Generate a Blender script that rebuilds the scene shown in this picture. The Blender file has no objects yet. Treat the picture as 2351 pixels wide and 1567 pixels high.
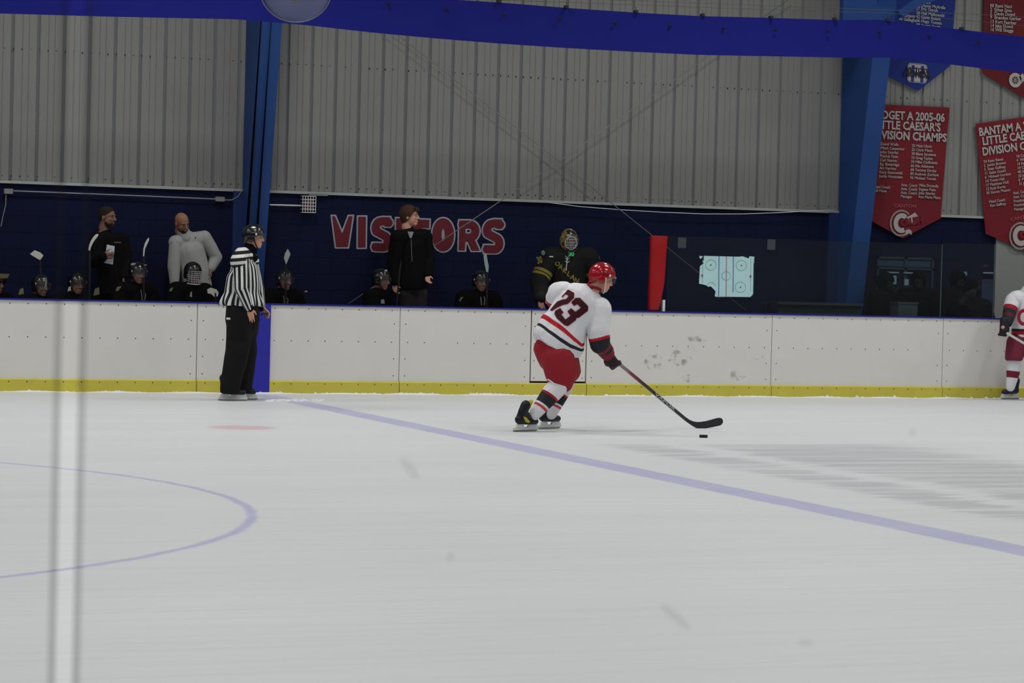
import bpy, bmesh, math, random
import numpy as np
from mathutils import Vector, Matrix
from mathutils.bvhtree import BVHTree
random.seed(7); np.random.seed(7)
S = bpy.context.scene
C = S.collection

# ------------------------------------------------------------------ camera
F_PX, YAW, PITCH, ROLL, CAM_H = 5696.7, .3569, -.0251, .0245, 1.3923   # image 2351 x 1567
CX, CY = 1175.5, 783.5
fw = np.array([math.sin(YAW)*math.cos(PITCH), math.cos(YAW)*math.cos(PITCH), math.sin(PITCH)])
r0 = np.array([math.cos(YAW), -math.sin(YAW), 0.0]); u0 = np.cross(r0, fw)
RR = math.cos(ROLL)*r0 + math.sin(ROLL)*u0
UU = -math.sin(ROLL)*r0 + math.cos(ROLL)*u0
cam_data = bpy.data.cameras.new('camera'); cam = bpy.data.objects.new('camera', cam_data); C.objects.link(cam)
cam.matrix_world = Matrix(((RR[0], UU[0], -fw[0], 0), (RR[1], UU[1], -fw[1], 0), (RR[2], UU[2], -fw[2], CAM_H), (0, 0, 0, 1)))
cam_data.sensor_width = 36; cam_data.lens = F_PX/2351*36; cam_data.clip_start = .05; cam_data.clip_end = 200
cam_data.dof.use_dof = True; cam_data.dof.focus_distance = 23.5; cam_data.dof.aperture_fstop = 12.5
S.camera = cam

# ------------------------------------------------------------------ view, world, lamps
S.view_settings.view_transform = 'Standard'; S.view_settings.look = 'None'
S.view_settings.gamma = 1; S.view_settings.use_curve_mapping = False
S.view_settings.exposure = -0.62
W = bpy.data.worlds.new('world'); S.world = W; W.use_nodes = True
W.node_tree.nodes['Background'].inputs[0].default_value = (.50, .53, .60, 1)
W.node_tree.nodes['Background'].inputs[1].default_value = .10
def area(loc, sx, sy, power, rot=(0, 0, 0), col=(1, .985, .96)):
    l = bpy.data.lights.new('rink_lamp', 'AREA'); l.shape = 'RECTANGLE'; l.size = sx; l.size_y = sy
    l.energy = power; l.color = col; l.spread = math.radians(150)
    o = bpy.data.objects.new('rink_lamp', l); C.objects.link(o); o.location = loc; o.rotation_euler = rot
for lx in (-8, -1, 6, 13, 20, 27):
    for ly, pw_ in ((3.5, 230), (9.5, 215), (15.2, 190), (20.6, 200), (24.9, 290)):
        area((lx, ly, 8.6), 1.6, 1.0, pw_)

def P(px, py, Y):      # point of the place seen at a pixel, at distance Y across the rink
    d = fw + RR*(px-CX)/F_PX - UU*(py-CY)/F_PX
    return np.array([0, 0, CAM_H]) + d*(Y/d[1])
def G(px, py, z=0.):
    d = fw + RR*(px-CX)/F_PX - UU*(py-CY)/F_PX
    return np.array([0, 0, CAM_H]) + d*((z-CAM_H)/d[2])

# ------------------------------------------------------------------ materials
def srgb(c):
    return tuple(((v/255)/12.92 if v/255 <= .04045 else ((v/255+.055)/1.055)**2.4) for v in c)
MATS = {}
def mat(name, rgb, rough=.6, metal=0., bump=0., bscale=40., vary=0., spec=.25, coat=0., alpha=None, emit=0.):
    if name in MATS: return MATS[name]
    m = bpy.data.materials.new(name); m.use_nodes = True; nt = m.node_tree; b = nt.nodes['Principled BSDF']
    c = srgb(rgb)
    b.inputs['Base Color'].default_value = (*c, 1); b.inputs['Roughness'].default_value = rough
    b.inputs['Metallic'].default_value = metal; b.inputs['Specular IOR Level'].default_value = spec
    b.inputs['Coat Weight'].default_value = coat
    if alpha is not None: b.inputs['Alpha'].default_value = alpha
    if emit: b.inputs['Emission Color'].default_value = (*c, 1); b.inputs['Emission Strength'].default_value = emit
    tc = nt.nodes.new('ShaderNodeTexCoord'); n = nt.nodes.new('ShaderNodeTexNoise'); n.inputs['Scale'].default_value = bscale
    n.inputs['Detail'].default_value = 4
    nt.links.new(tc.outputs['Object'], n.inputs['Vector'])
    if bump:
        bp = nt.nodes.new('ShaderNodeBump'); bp.inputs['Strength'].default_value = bump; bp.inputs['Distance'].default_value = .02
        nt.links.new(n.outputs['Fac'], bp.inputs['Height']); nt.links.new(bp.outputs['Normal'], b.inputs['Normal'])
    if vary:
        mx = nt.nodes.new('ShaderNodeMixRGB'); mx.inputs[1].default_value = (*[v*(1-vary) for v in c], 1)
        mx.inputs[2].default_value = (*[min(1, v*(1+vary)) for v in c], 1)
        nt.links.new(n.outputs['Fac'], mx.inputs[0]); nt.links.new(mx.outputs[0], b.inputs['Base Color'])
    MATS[name] = m; return m
def banded(name, attr, stops, rough=.75, bump=.25, bscale=9., repeat=None):
    """cloth whose knitted-in bands follow the garment coordinate 'attr'; stops = [(t, rgb)...], t in 0..1"""
    m = bpy.data.materials.new(name); m.use_nodes = True; nt = m.node_tree; b = nt.nodes['Principled BSDF']
    a = nt.nodes.new('ShaderNodeAttribute'); a.attribute_name = attr
    src = a.outputs['Fac']
    if repeat:
        k = nt.nodes.new('ShaderNodeMath'); k.operation = 'MULTIPLY'; k.inputs[1].default_value = repeat
        f = nt.nodes.new('ShaderNodeMath'); f.operation = 'FRACT'
        nt.links.new(src, k.inputs[0]); nt.links.new(k.outputs[0], f.inputs[0]); src = f.outputs[0]
    r = nt.nodes.new('ShaderNodeValToRGB'); r.color_ramp.interpolation = 'CONSTANT'
    el = r.color_ramp.elements
    el[0].position = 0; el[0].color = (*srgb(stops[0][1]), 1)
    el[1].position = stops[1][0]; el[1].color = (*srgb(stops[1][1]), 1)
    for t, c in stops[2:]:
        e = el.new(t); e.color = (*srgb(c), 1)
    nt.links.new(src, r.inputs[0]); nt.links.new(r.outputs[0], b.inputs['Base Color'])
    b.inputs['Roughness'].default_value = rough; b.inputs['Specular IOR Level'].default_value = .25
    tc = nt.nodes.new('ShaderNodeTexCoord'); n = nt.nodes.new('ShaderNodeTexNoise'); n.inputs['Scale'].default_value = bscale
    n.inputs['Detail'].default_value = 3
    bp = nt.nodes.new('ShaderNodeBump'); bp.inputs['Strength'].default_value = bump; bp.inputs['Distance'].default_value = .05
    nt.links.new(tc.outputs['Object'], n.inputs['Vector']); nt.links.new(n.outputs['Fac'], bp.inputs['Height'])
    nt.links.new(bp.outputs['Normal'], b.inputs['Normal'])
    return m
def glass_mat(name, clear=.93, veil=.02, rough=.05, tint=(1, 1, 1)):
    """thin pane: lets light straight through, a faint gloss and a haze veil mixed in as pale diffuse colour"""
    m = bpy.data.materials.new(name); m.use_nodes = True; nt = m.node_tree; nt.nodes.clear()
    o = nt.nodes.new('ShaderNodeOutputMaterial'); t = nt.nodes.new('ShaderNodeBsdfTransparent'); t.inputs[0].default_value = (*[clear*v for v in tint], 1)
    d = nt.nodes.new('ShaderNodeBsdfDiffuse'); d.inputs[0].default_value = (.8, .82, .85, 1)
    g = nt.nodes.new('ShaderNodeBsdfGlossy'); g.inputs['Roughness'].default_value = rough
    m1 = nt.nodes.new('ShaderNodeMixShader'); m1.inputs[0].default_value = veil
    m2 = nt.nodes.new('ShaderNodeMixShader'); m2.inputs[0].default_value = .02
    nt.links.new(t.outputs[0], m1.inputs[1]); nt.links.new(d.outputs[0], m1.inputs[2])
    nt.links.new(m1.outputs[0], m2.inputs[1]); nt.links.new(g.outputs[0], m2.inputs[2]); nt.links.new(m2.outputs[0], o.inputs[0])
    MATS[name] = m; return m

# ------------------------------------------------------------------ mesh helpers
def nrm(v): v = np.asarray(v, float); return v/(np.linalg.norm(v)+1e-12)
class Soup:
    def __init__(s): s.v = []; s.f = []; s.m = []; s.cur = 0
    def add(s, v, f):
        o = len(s.v); s.v += [tuple(map(float, p)) for p in v]; s.f += [tuple(i+o for i in q) for q in f]; s.m += [s.cur]*len(f)
    def cap(s, p0, r0, p1, r1, a=1., b=1., side=None, n=14, k=4):
        p0 = np.asarray(p0, float); p1 = np.asarray(p1, float); w = nrm(p1-p0)
        h = np.asarray(side if side is not None else ((1, 0, 0) if abs(w[0]) < .8 else (0, 1, 0)), float)
        u = nrm(h - w*np.dot(h, w)); v = np.cross(w, u)
        rings = []
        for i in range(1, k+1):
            ph = -math.pi/2*(1-i/k); rings.append((p0+w*r0*math.sin(ph), r0*math.cos(ph)))
        for i in range(0, k):
            ph = math.pi/2*i/k; rings.append((p1+w*r1*math.sin(ph), r1*math.cos(ph)))
        V = [p0-w*r0]; 
        for c, r in rings:
            for j in range(n):
                t = 2*math.pi*j/n; V.append(c+r*(a*math.cos(t)*u+b*math.sin(t)*v))
        V.append(p1+w*r1); Fc = []; nr = len(rings)
        for j in range(n): Fc.append((0, 1+(j+1) % n, 1+j))
        for i in range(nr-1):
            for j in range(n):
                q = 1+i*n; Fc.append((q+j, q+(j+1) % n, q+n+(j+1) % n, q+n+j))
        q = 1+(nr-1)*n; L = len(V)-1
        for j in range(n): Fc.append((q+j, q+(j+1) % n, L))
        s.add(V, Fc)
    def chain(s, pts, a=1., b=1., side=None):
        for (p0, r0_), (p1, r1_) in zip(pts[:-1], pts[1:]): s.cap(p0, r0_, p1, r1_, a, b, side)
    def ell(s, c, A, B, D, n=16, k=10):
        c, A, B, D = [np.asarray(x, float) for x in (c, A, B, D)]
        V = [c-D]; Fc = []
        for i in range(1, k):
            ph = -math.pi/2+math.pi*i/k
            for j in range(n):
                t = 2*math.pi*j/n; V.append(c+D*math.sin(ph)+math.cos(ph)*(A*math.cos(t)+B*math.sin(t)))
        V.append(c+D)
        for j in range(n): Fc.append((0, 1+(j+1) % n, 1+j))
        for i in range(k-2):
            for j in range(n):
                q = 1+i*n; Fc.append((q+j, q+(j+1) % n, q+n+(j+1) % n, q+n+j))
        q = 1+(k-2)*n
        for j in range(n): Fc.append((q+j, q+(j+1) % n, len(V)-1))
        s.add(V, Fc)
    def box(s, x0, x1, y0, y1, z0, z1):
        V = [(x, y, z) for z in (z0, z1) for y in (y0, y1) for x in (x0, x1)]
        s.add(V, [(0, 2, 3, 1), (4, 5, 7, 6), (0, 1, 5, 4), (2, 6, 7, 3), (0, 4, 6, 2), (1, 3, 7, 5)])
    def prism(s, pts, d):                 # closed outline (3d points) pushed by vector d
        n = len(pts); d = np.asarray(d, float); V = [np.asarray(p, float) for p in pts]; V = V+[p+d for p in V]
        s.add(V, [tuple(range(n))[::-1], tuple(range(n, 2*n))]+[(i, (i+1) % n, n+(i+1) % n, n+i) for i in range(n)])
    def tube(s, pts, r, n=7, flat=None):
        pts = [np.asarray(p, float) for p in pts]; V = []; Fc = []; u = None
        for i, p in enumerate(pts):
            w = nrm(pts[min(i+1, len(pts)-1)]-pts[max(i-1, 0)])
            if u is None: u = np.array((0, 0, 1.)) if abs(w[2]) < .9 else np.array((1., 0, 0))
            u = nrm(u-w*np.dot(u, w)); v = np.cross(w, u); rr = r[i] if isinstance(r, (list, tuple)) else r
            for j in range(n):
                t = 2*math.pi*j/n; V.append(p+rr*(math.cos(t)*u+(flat or 1)*math.sin(t)*v))
        for i in range(len(pts)-1):
            for j in range(n): Fc.append((i*n+j, i*n+(j+1) % n, (i+1)*n+(j+1) % n, (i+1)*n+j))
        Fc += [tuple(range(n))[::-1], tuple(range((len(pts)-1)*n, len(pts)*n))]
        s.add(V, Fc)
    def mesh(s, name, mats, smooth=False):
        me = bpy.data.meshes.new(name); me.from_pydata(s.v, [], s.f)
        for m in (mats if isinstance(mats, (list, tuple)) else [mats]): me.materials.append(m)
        me.polygons.foreach_set('material_index', s.m)
        if smooth: me.polygons.foreach_set('use_smooth', [True]*len(me.polygons))
        me.validate(); me.update(); return me
def link(name, me, parent=None):
    o = bpy.data.objects.new(name, me); C.objects.link(o)
    if parent is not None:
        o.parent = parent
        bpy.context.view_layer.update() if False else None
        o.matrix_parent_inverse = WM(parent).inverted()
    return o
def WM(o):
    m = o.matrix_basis.copy()
    if o.parent: m = WM(o.parent) @ o.matrix_parent_inverse @ m
    return m
def obj(name, soup, m, parent=None, smooth=False): return link(name, soup.mesh(name, m, smooth), parent)
def tag(o, label, cat, group=None):
    o['label'] = label; o['category'] = cat
    if group: o['group'] = group
    return o
def struct(o, label=None):
    o['kind'] = 'structure'
    if label: o['label'] = label
    return o
def empty(name, loc, label, cat, group=None):
    o = bpy.data.objects.new(name, None); C.objects.link(o); o.location = loc; o.empty_display_size = .1
    return tag(o, label, cat, group)
def evalmesh(o, name):
    dg = bpy.context.evaluated_depsgraph_get(); me = bpy.data.meshes.new_from_object(o.evaluated_get(dg)); me.name = name; return me
def blob(name, soup, m, parent=None, voxel=.012, smooth=5, cut=None, part_label=None):
    """one continuous skin grown over the overlapping shapes in soup"""
    tmp = bpy.data.objects.new('tmp', soup.mesh('tmp', [])); C.objects.link(tmp)
    r = tmp.modifiers.new('r', 'REMESH'); r.mode = 'VOXEL'; r.voxel_size = voxel
    if smooth: q = tmp.modifiers.new('s', 'SMOOTH'); q.factor = .5; q.iterations = smooth
    bpy.context.view_layer.update(); me = evalmesh(tmp, name)
    bpy.data.objects.remove(tmp)
    me.materials.clear()
    for k in (m if isinstance(m, (list, tuple)) else [m]): me.materials.append(k)
    me.polygons.foreach_set('use_smooth', [True]*len(me.polygons))
    me.polygons.foreach_set('material_index', [0]*len(me.polygons))
    o = link(name, me, parent)
    if part_label: o['label'] = part_label
    return o
def co(me):
    a = np.empty(len(me.vertices)*3); me.vertices.foreach_get('co', a); return a.reshape(-1, 3)
def setco(me, a): me.vertices.foreach_set('co', a.ravel()); me.update()
def along(me, segs, attr='t'):
    """garment coordinate: position along a chain of (point, t) stored per vertex"""
    V = co(me); best = np.full(len(V), 1e9); T = np.zeros(len(V))
    for (a, ta), (b, tb) in zip(segs[:-1], segs[1:]):
        a = np.asarray(a, float); b = np.asarray(b, float); d = b-a; L = d@d
        k = ((V-a)@d)/L; kc = np.clip(k, 0, 1); dist = np.linalg.norm(V-(a+kc[:, None]*d), axis=1)
        s = dist < best; best[s] = dist[s]; T[s] = (ta+kc*(tb-ta))[s]
    at = me.attributes.new(attr, 'FLOAT', 'POINT'); at.data.foreach_set('value', T.astype(np.float32)); return T
def around(me, p0, p1, seam, attr='t', n=16, squash=1.):
    V = co(me); w = nrm(np.asarray(p1)-p0); s = nrm(np.asarray(seam)-w*np.dot(seam, w)); q = np.cross(w, s)
    d = V-np.asarray(p0); ang = np.arctan2(d@q*squash, -(d@s)); T = (ang/(2*math.pi)+.5)*n
    at = me.attributes.new(attr, 'FLOAT', 'POINT'); at.data.foreach_set('value', T.astype(np.float32)); return T
def wrinkle(me, amp=.008, seed=0, sc=9.):
    V = co(me); rs = np.random.RandomState(seed); D = np.zeros(len(V))
    for i in range(7):
        k = rs.normal(size=3)*sc*(1+i*.35); k[2] *= .55; D += np.sin(V@k+rs.rand()*6.3)/(1+i*.4)
    N = np.empty(len(V)*3); me.vertex_normals.foreach_get('vector', N); N = N.reshape(-1, 3)
    setco(me, V+N*(amp*D/2.2)[:, None])
def ribbon(path, w, cap_=0., n_round=0):
    """mitred flat stroke in 2d -> list of quads"""
    p = [np.asarray(q, float) for q in path]; Q = []
    d0 = nrm(p[1]-p[0]); d1 = nrm(p[-1]-p[-2]); p[0] = p[0]-d0*cap_; p[-1] = p[-1]+d1*cap_
    L, R_ = [], []
    for i in range(len(p)):
        a = nrm(p[i]-p[i-1]) if i else nrm(p[1]-p[0]); b = nrm(p[i+1]-p[i]) if i < len(p)-1 else a
        t = nrm(a+b); nn = np.array([-t[1], t[0]]); k = 1/max(.45, np.dot(nn, np.array([-a[1], a[0]])))
        L.append(p[i]+nn*w/2*k); R_.append(p[i]-nn*w/2*k)
    for i in range(len(p)-1): Q.append((L[i], R_[i], R_[i+1], L[i+1]))
    return Q
def disc2(c, r, n=14): return [np.array([c[0]+r*math.cos(2*math.pi*i/n), c[1]+r*math.sin(2*math.pi*i/n)]) for i in range(n)]
FONT = {}
def text2d(s, size=1., bold=0., align='LEFT', depth=.002, sx=1.):
    key = (s, size, bold, align, depth, sx)
    cu = bpy.data.curves.new('txt', 'FONT'); cu.body = s; cu.size = size; cu.offset = bold; cu.align_x = align; cu.extrude = depth; cu.resolution_u = 2
    o = bpy.data.objects.new('txt', cu); C.objects.link(o); bpy.context.view_layer.update()
    me = evalmesh(o, 'txt'); bpy.data.objects.remove(o)
    V = co(me); V[:, 0] *= sx; setco(me, V); return me
def place(me, org, right, up, m, name, parent):
    right = nrm(right); up = nrm(np.asarray(up)-right*np.dot(up, right)); n = np.cross(right, up)
    V = co(me); setco(me, np.asarray(org)+V[:, :1]*right+V[:, 1:2]*up+V[:, 2:3]*n)
    me.materials.clear(); me.materials.append(m); o = link(name, me, parent); return o
def join_me(mes, name):
    bm = bmesh.new()
    for m in mes: bm.from_mesh(m)
    me = bpy.data.meshes.new(name); bm.to_mesh(me); bm.free(); return me

# ------------------------------------------------------------------ common materials
ice_rgb = (222, 225, 228)
white_board = mat('white_board', (215, 214, 210), .38, vary=.04, bscale=3)
kick_yellow = mat('kick_yellow', (196, 186, 76), .45, vary=.12, bscale=5)
cap_blue = mat('cap_blue', (32, 36, 130), .4)
stripe_blue = mat('stripe_blue', (44, 46, 160), .45, vary=.05)
screw_dark = mat('screw_dark', (40, 38, 40), .5)
column_blue = mat('column_blue', (30, 66, 126), .5, vary=.10, bscale=2.2)
black_cloth = mat('black_cloth', (12, 12, 14), .9, bump=.3, bscale=12, spec=.06)
black_shell = mat('black_shell', (16, 16, 18), .22, spec=.6)
black_boot = mat('black_boot', (24, 24, 30), .38)
skin = mat('skin', (196, 146, 122), .55, vary=.06, bscale=30)
skin_b = mat('skin_tan', (140, 98, 78), .55, vary=.06, bscale=30)
hair_dark = mat('hair_dark', (30, 22, 18), .8, bump=.6, bscale=80)
hair_auburn = mat('hair_auburn', (64, 40, 26), .75, bump=.6, bscale=80)
beard_dark = mat('beard_dark', (38, 28, 22), .9, bump=.6, bscale=90)
eye_white = mat('eye_white', (150, 142, 136), .4)
white_plastic = mat('white_plastic', (214, 216, 214), .35)
white_paint = mat('white_paint', (212, 212, 210), .5)
steel = mat('steel', (150, 152, 155), .25, metal=1.)
steel_grey = mat('steel_grey', (132, 134, 134), .5, metal=.3)
galv = mat('galv', (168, 170, 168), .5, metal=.2)
gold = mat('gold', (128, 116, 48), .6)
clear_visor = glass_mat('clear_visor', .90, .03, .05)
wire_grey = mat('wire_grey', (190, 190, 196), .4)

# ================================================================== the setting
# ---- ice
m = bpy.data.materials.new('ice_paint'); m.use_nodes = True; nt = m.node_tree; b = nt.nodes['Principled BSDF']; N_ = nt.nodes.new; LK = nt.links.new
tc = N_('ShaderNodeTexCoord'); sp = N_('ShaderNodeSeparateXYZ'); LK(tc.outputs['Object'], sp.inputs[0])
def mth(op, a, b_=None, c_=None, clamp=False):
    q = N_('ShaderNodeMath'); q.operation = op; q.use_clamp = clamp
    for i, v in enumerate((a, b_, c_)):
        if v is None: continue
        if isinstance(v, (int, float)): q.inputs[i].default_value = v
        else: LK(v, q.inputs[i])
    return q.outputs[0]
def smooth(v, lo, hi):
    q = N_('ShaderNodeMapRange'); q.interpolation_type = 'SMOOTHSTEP'; LK(v, q.inputs[0]); q.inputs[1].default_value = lo; q.inputs[2].default_value = hi
    return q.outputs[0]
def noise(scale, vec=None, detail=3, st=(1, 1, 1)):
    mp = N_('ShaderNodeMapping'); mp.inputs['Scale'].default_value = st; LK(tc.outputs['Object'], mp.inputs[0])
    q = N_('ShaderNodeTexNoise'); q.inputs['Scale'].default_value = scale; q.inputs['Detail'].default_value = detail; LK(mp.outputs[0], q.inputs[0]); return q.outputs['Fac']
X, Y_ = sp.outputs[0], sp.outputs[1]
wob = mth('MULTIPLY', mth('SUBTRACT', noise(5.), .5), .05)
def ring(cx, cy, r, hw, soft=.02):
    dx = mth('SUBTRACT', X, cx); dy = mth('SUBTRACT', Y_, cy)
    d = mth('SQRT', mth('ADD', mth('MULTIPLY', dx, dx), mth('MULTIPLY', dy, dy)))
    e = mth('ABSOLUTE', mth('SUBTRACT', mth('ADD', d, wob), r)); return smooth(e, hw+soft, hw-soft)
circle = ring(-.814, 14.95, 4.545, .03, .02)
XL = 7.255
line = smooth(mth('ABSOLUTE', mth('SUBTRACT', mth('ADD', X, wob), XL)), .165, .125)
line = mth('MULTIPLY', line, smooth(Y_, 27.85, 27.0))
dotm = ring(5.53, 21.72, 0., .30, .06)
fade = mth('MULTIPLY_ADD', noise(1.6), .5, .65)
blue = mth('MULTIPLY', mth('MAXIMUM', circle, line), fade, clamp=True)
# wet, scraped patches beyond the blue line, streaked along the rink
Xw = mth('MULTIPLY_ADD', mth('SUBTRACT', noise(1.0, st=(.5, 9.0, 1), detail=5), .5), .9, X)
bandA = mth('MULTIPLY', smooth(Xw, 8.06, 8.22), smooth(Xw, 8.74, 8.60)); bandB = mth('MULTIPLY', smooth(Xw, 8.92, 9.12), smooth(Xw, 11.3, 10.5))
span = mth('MULTIPLY', smooth(Y_, 12.6, 13.6), smooth(Y_, 19.75, 19.3))
streak = smooth(noise(1.0, st=(.4, 5.0, 1), detail=6), .34, .56)
wear = mth('MULTIPLY', mth('MULTIPLY', mth('MAXIMUM', bandA, bandB), span), mth('MULTIPLY_ADD', streak, .75, .2))
mott = noise(.5, st=(.4, 1.6, 1), detail=6)
fine = noise(2.0, st=(.3, 6, 1), detail=5)
def mixc(f, c1, c2):
    q = N_('ShaderNodeMixRGB')
    if isinstance(f, float): q.inputs[0].default_value = f
    else: LK(f, q.inputs[0])
    for i, c in ((1, c1), (2, c2)):
        if isinstance(c, tuple): q.inputs[i].default_value = (*srgb(c), 1)
        else: LK(c, q.inputs[i])
    return q.outputs[0]
base = mixc(mott, (200, 205, 206), (216, 217, 220))
base = mixc(mth('MULTIPLY', smooth(fine, .45, .75), .35), base, (192, 198, 200))
base = mixc(mth('MULTIPLY', wear, .62), base, (164, 169, 171))
base = mixc(mth('MULTIPLY', blue, .62), base, (150, 150, 200))
base = mixc(mth('MULTIPLY', dotm, .42), base, (205, 130, 140))
LK(base, b.inputs['Base Color']); b.inputs['Roughness'].default_value = .42; b.inputs['Specular IOR Level'].default_value = .12
bp = N_('ShaderNodeBump'); bp.inputs['Strength'].default_value = .25; bp.inputs['Distance'].default_value = .01
LK(noise(6., st=(.4, 3, 1), detail=6), bp.inputs['Height']); LK(bp.outputs[0], b.inputs['Normal'])
q = Soup(); q.box(-14, 40, 2.03, 27.9, -.08, 0); struct(obj('floor', q, m), 'white rink ice with pale blue line and centre circle')
q = Soup(); q.box(-14, 40, 27.9, 32, -.08, 0); struct(obj('floor', q, mat('concrete', (120, 120, 120), .8, vary=.1)), 'concrete floor behind the boards')
q = Soup(); q.box(-14, 40, -8, 2.03, -.08, 0); struct(obj('floor', q, mat('concrete', (120, 120, 120), .8)), 'concrete floor on the spectators side')
# bench platform
q = Soup(); q.box(-2, 12.3, 28.06, 29.52, 0, .25); struct(obj('floor', q, mat('rubber_floor', (40, 40, 44), .9)), 'raised rubber floor of the players bench')

# ---- blue block wall
WY = 29.56
m = bpy.data.materials.new('blue_block'); m.use_nodes = True; nt = m.node_tree; b = nt.nodes['Principled BSDF']; N_ = nt.nodes.new; LK = nt.links.new
tc = N_('ShaderNodeTexCoord'); mp = N_('ShaderNodeMapping'); mp.inputs['Rotation'].default_value = (math.pi/2, 0, 0); LK(tc.outputs['Object'], mp.inputs[0])
br = N_('ShaderNodeTexBrick'); br.inputs['Scale'].default_value = 1.; br.inputs['Brick Width'].default_value = .4; br.inputs['Row Height'].default_value = .2; br.inputs['Mortar Size'].default_value = .006
br.inputs['Color1'].default_value = (*srgb((14, 20, 48)), 1); br.inputs['Color2'].default_value = (*srgb((15, 22, 51)), 1); br.inputs['Mortar'].default_value = (*srgb((11, 15, 36)), 1)
LK(mp.outputs[0], br.inputs[0]); LK(br.outputs[0], b.inputs['Base Color']); b.inputs['Roughness'].default_value = .7; b.inputs['Specular IOR Level'].default_value = .08
bp = N_('ShaderNodeBump'); bp.inputs['Strength'].default_value = .2; bp.inputs['Distance'].default_value = .01; LK(br.outputs['Fac'], bp.inputs['Height']); bp.invert = True; LK(bp.outputs[0], b.inputs['Normal'])
X_END = float(P(2283, 640, WY)[0])
q = Soup(); q.box(-6, X_END, WY, WY+.2, -.05, 2.40); struct(obj('wall_back', q, m), 'dark blue painted block wall behind the bench')
q = Soup(); q.box(X_END, 40, WY-.02, WY+.2, -.05, 2.40); struct(obj('wall_back', q, mat('grey_wall', (132, 135, 133), .7, vary=.06, bscale=2)), 'light grey wall right of the blue wall')
# ---- ribbed metal siding above it
ss = mat('siding', (130, 130, 128), .55, vary=.05, bscale=1.5)
rib_shade = mat('siding_groove_shade', (114, 119, 124), .6)  # groove floors darker: the shade inside the ribs put into the colour
def siding(x0, x1, z0, z1, lab):
    q = Soup(); xs = []; k0 = math.floor((x0-8.31)/.3048); k = k0
    while True:
        xr = 8.31+.3048*k; k += 1
        if xr > x1+.3: break
        for dx, dy in ((-.024, 0), (-.014, .024), (.008, .024), (.020, 0), (.108, 0), (.115, .007), (.123, 0), (.182, 0), (.189, .007), (.197, 0)):
            if x0 < xr+dx < x1: xs.append((xr+dx, dy))
    xs = [(x0, 0)]+xs+[(x1, 0)]
    for i in range(len(xs)-1):
        (a, ya), (c_, yc) = xs[i], xs[i+1]
        q.cur = 1 if (ya > .02 and yc > .02) else 0
        q.add([(a, WY+ya-.01, z0), (c_, WY+yc-.01, z0), (c_, WY+yc-.01, z1), (a, WY+ya-.01, z1),
               (a, WY+ya+.03, z0), (c_, WY+yc+.03, z0), (c_, WY+yc+.03, z1), (a, WY+ya+.03, z1)], [(0, 1, 2, 3), (7, 6, 5, 4), (0, 4, 5, 1), (3, 2, 6, 7)])
    o = struct(obj('wall_back_siding', q, [ss, rib_shade]), lab)
    s2 = Soup(); x = x0+.05
    rs = random.Random(3)
    while x < x1:
        for z in (z0+.055, z0+1.55):
            if rs.random() < .8: s2.box(x-.006, x+.006, WY-.016, WY-.008, z-.006+rs.uniform(-.01, .01), z+.006)
        x += .102
    so = obj('screw_heads', s2, screw_dark, o); so['kind'] = 'stuff'
    t = Soup(); t.prism([(x0, WY-.015, z0+.0), (x0, WY-.04, z0-.005), (x0, WY-.04, z0-.035), (x0, WY-.01, z0-.035)], (x1-x0, 0, 0))
    struct(obj('trim_1', t, galv), 'pale metal flashing under the siding')
siding(-6, 15.63, 2.41, 5.6, 'ribbed grey metal siding above the bench')
siding(15.95, 40, 2.41, 5.6, 'ribbed grey metal siding behind the banners')
q = Soup(); q.box(15.6, 16.0, WY+.02, WY+.1, 2.3, 5.6); struct(obj('wall_back_siding', q, column_blue))

# ---- tapered steel columns
def column(xc, pts, wf, lab, brace=False):
    """pts = [(z, depth)...] rafter-frame column: web + flanges, deeper towards the top"""
    r = empty('steel_column', (xc, WY-.1, 0), lab, 'column', 'blue building frame columns')
    zs = [pts[0][0], pts[-1][0]]; f = lambda z: WY-.02-(pts[0][1]+(pts[-1][1]-pts[0][1])*(z-zs[0])/(zs[1]-zs[0]))
    z0, z1 = 0, 5.6; th = .016
    q = Soup(); q.prism([(xc-th/2, WY-.03, z0), (xc-th/2, f(z0), z0), (xc-th/2, f(z1), z1), (xc-th/2, WY-.03, z1)], (th, 0, 0)); obj('web', q, column_blue, r)
    q = Soup(); xw = xc-wf/2+.008; q.prism([(xw-th/2, WY-.045, z0), (xw-th/2, f(z0), z0), (xw-th/2, f(z1), z1), (xw-th/2, WY-.045, z1)], (th, 0, 0)); obj('side_plate', q, column_blue, r)
    q = Soup(); q.prism([(xc-wf/2, f(z0), z0), (xc-wf/2, f(z0)-.02, z0), (xc-wf/2, f(z1)-.02, z1), (xc-wf/2, f(z1), z1)], (wf, 0, 0)); obj('flange', q, column_blue, r)
    q = Soup(); q.box(xc-wf/2, xc+wf/2, WY-.045, WY-.022, z0, z1); obj('flange', q, column_blue, r)
    q = Soup(); q.box(xc-wf/2-.04, xc+wf/2+.04, f(0)-.06, WY-.02, 0, .03); obj('base_plate', q, column_blue, r)
    return r
WF = .26
pil = mat('pilaster_blue', (22, 44, 90), .55, vary=.08)
xl = float(P(558, 425, WY-.04)[0])+WF/2; xr_ = float(P(1926, 486, WY-.04)[0])+WF/2
column(xl, [(2.4, .30), (4.4, .70)], WF, 'blue steel column rising behind the striped referee')
column(xr_, [(2.35, .46), (4.1, .76)], WF, 'blue steel column beside the hanging champion banners')

for a_, xc_, lab in ((534, xl, 'narrow blue pilaster beside the column behind the referee'), (1903, xr_, 'narrow blue pilaster beside the right column')):
    q = Soup(); q.box(float(P(a_, 550, WY-.06)[0]), xc_, WY-.06, WY, 0, 2.38); struct(obj('trim_2', q, pil), lab)
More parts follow.
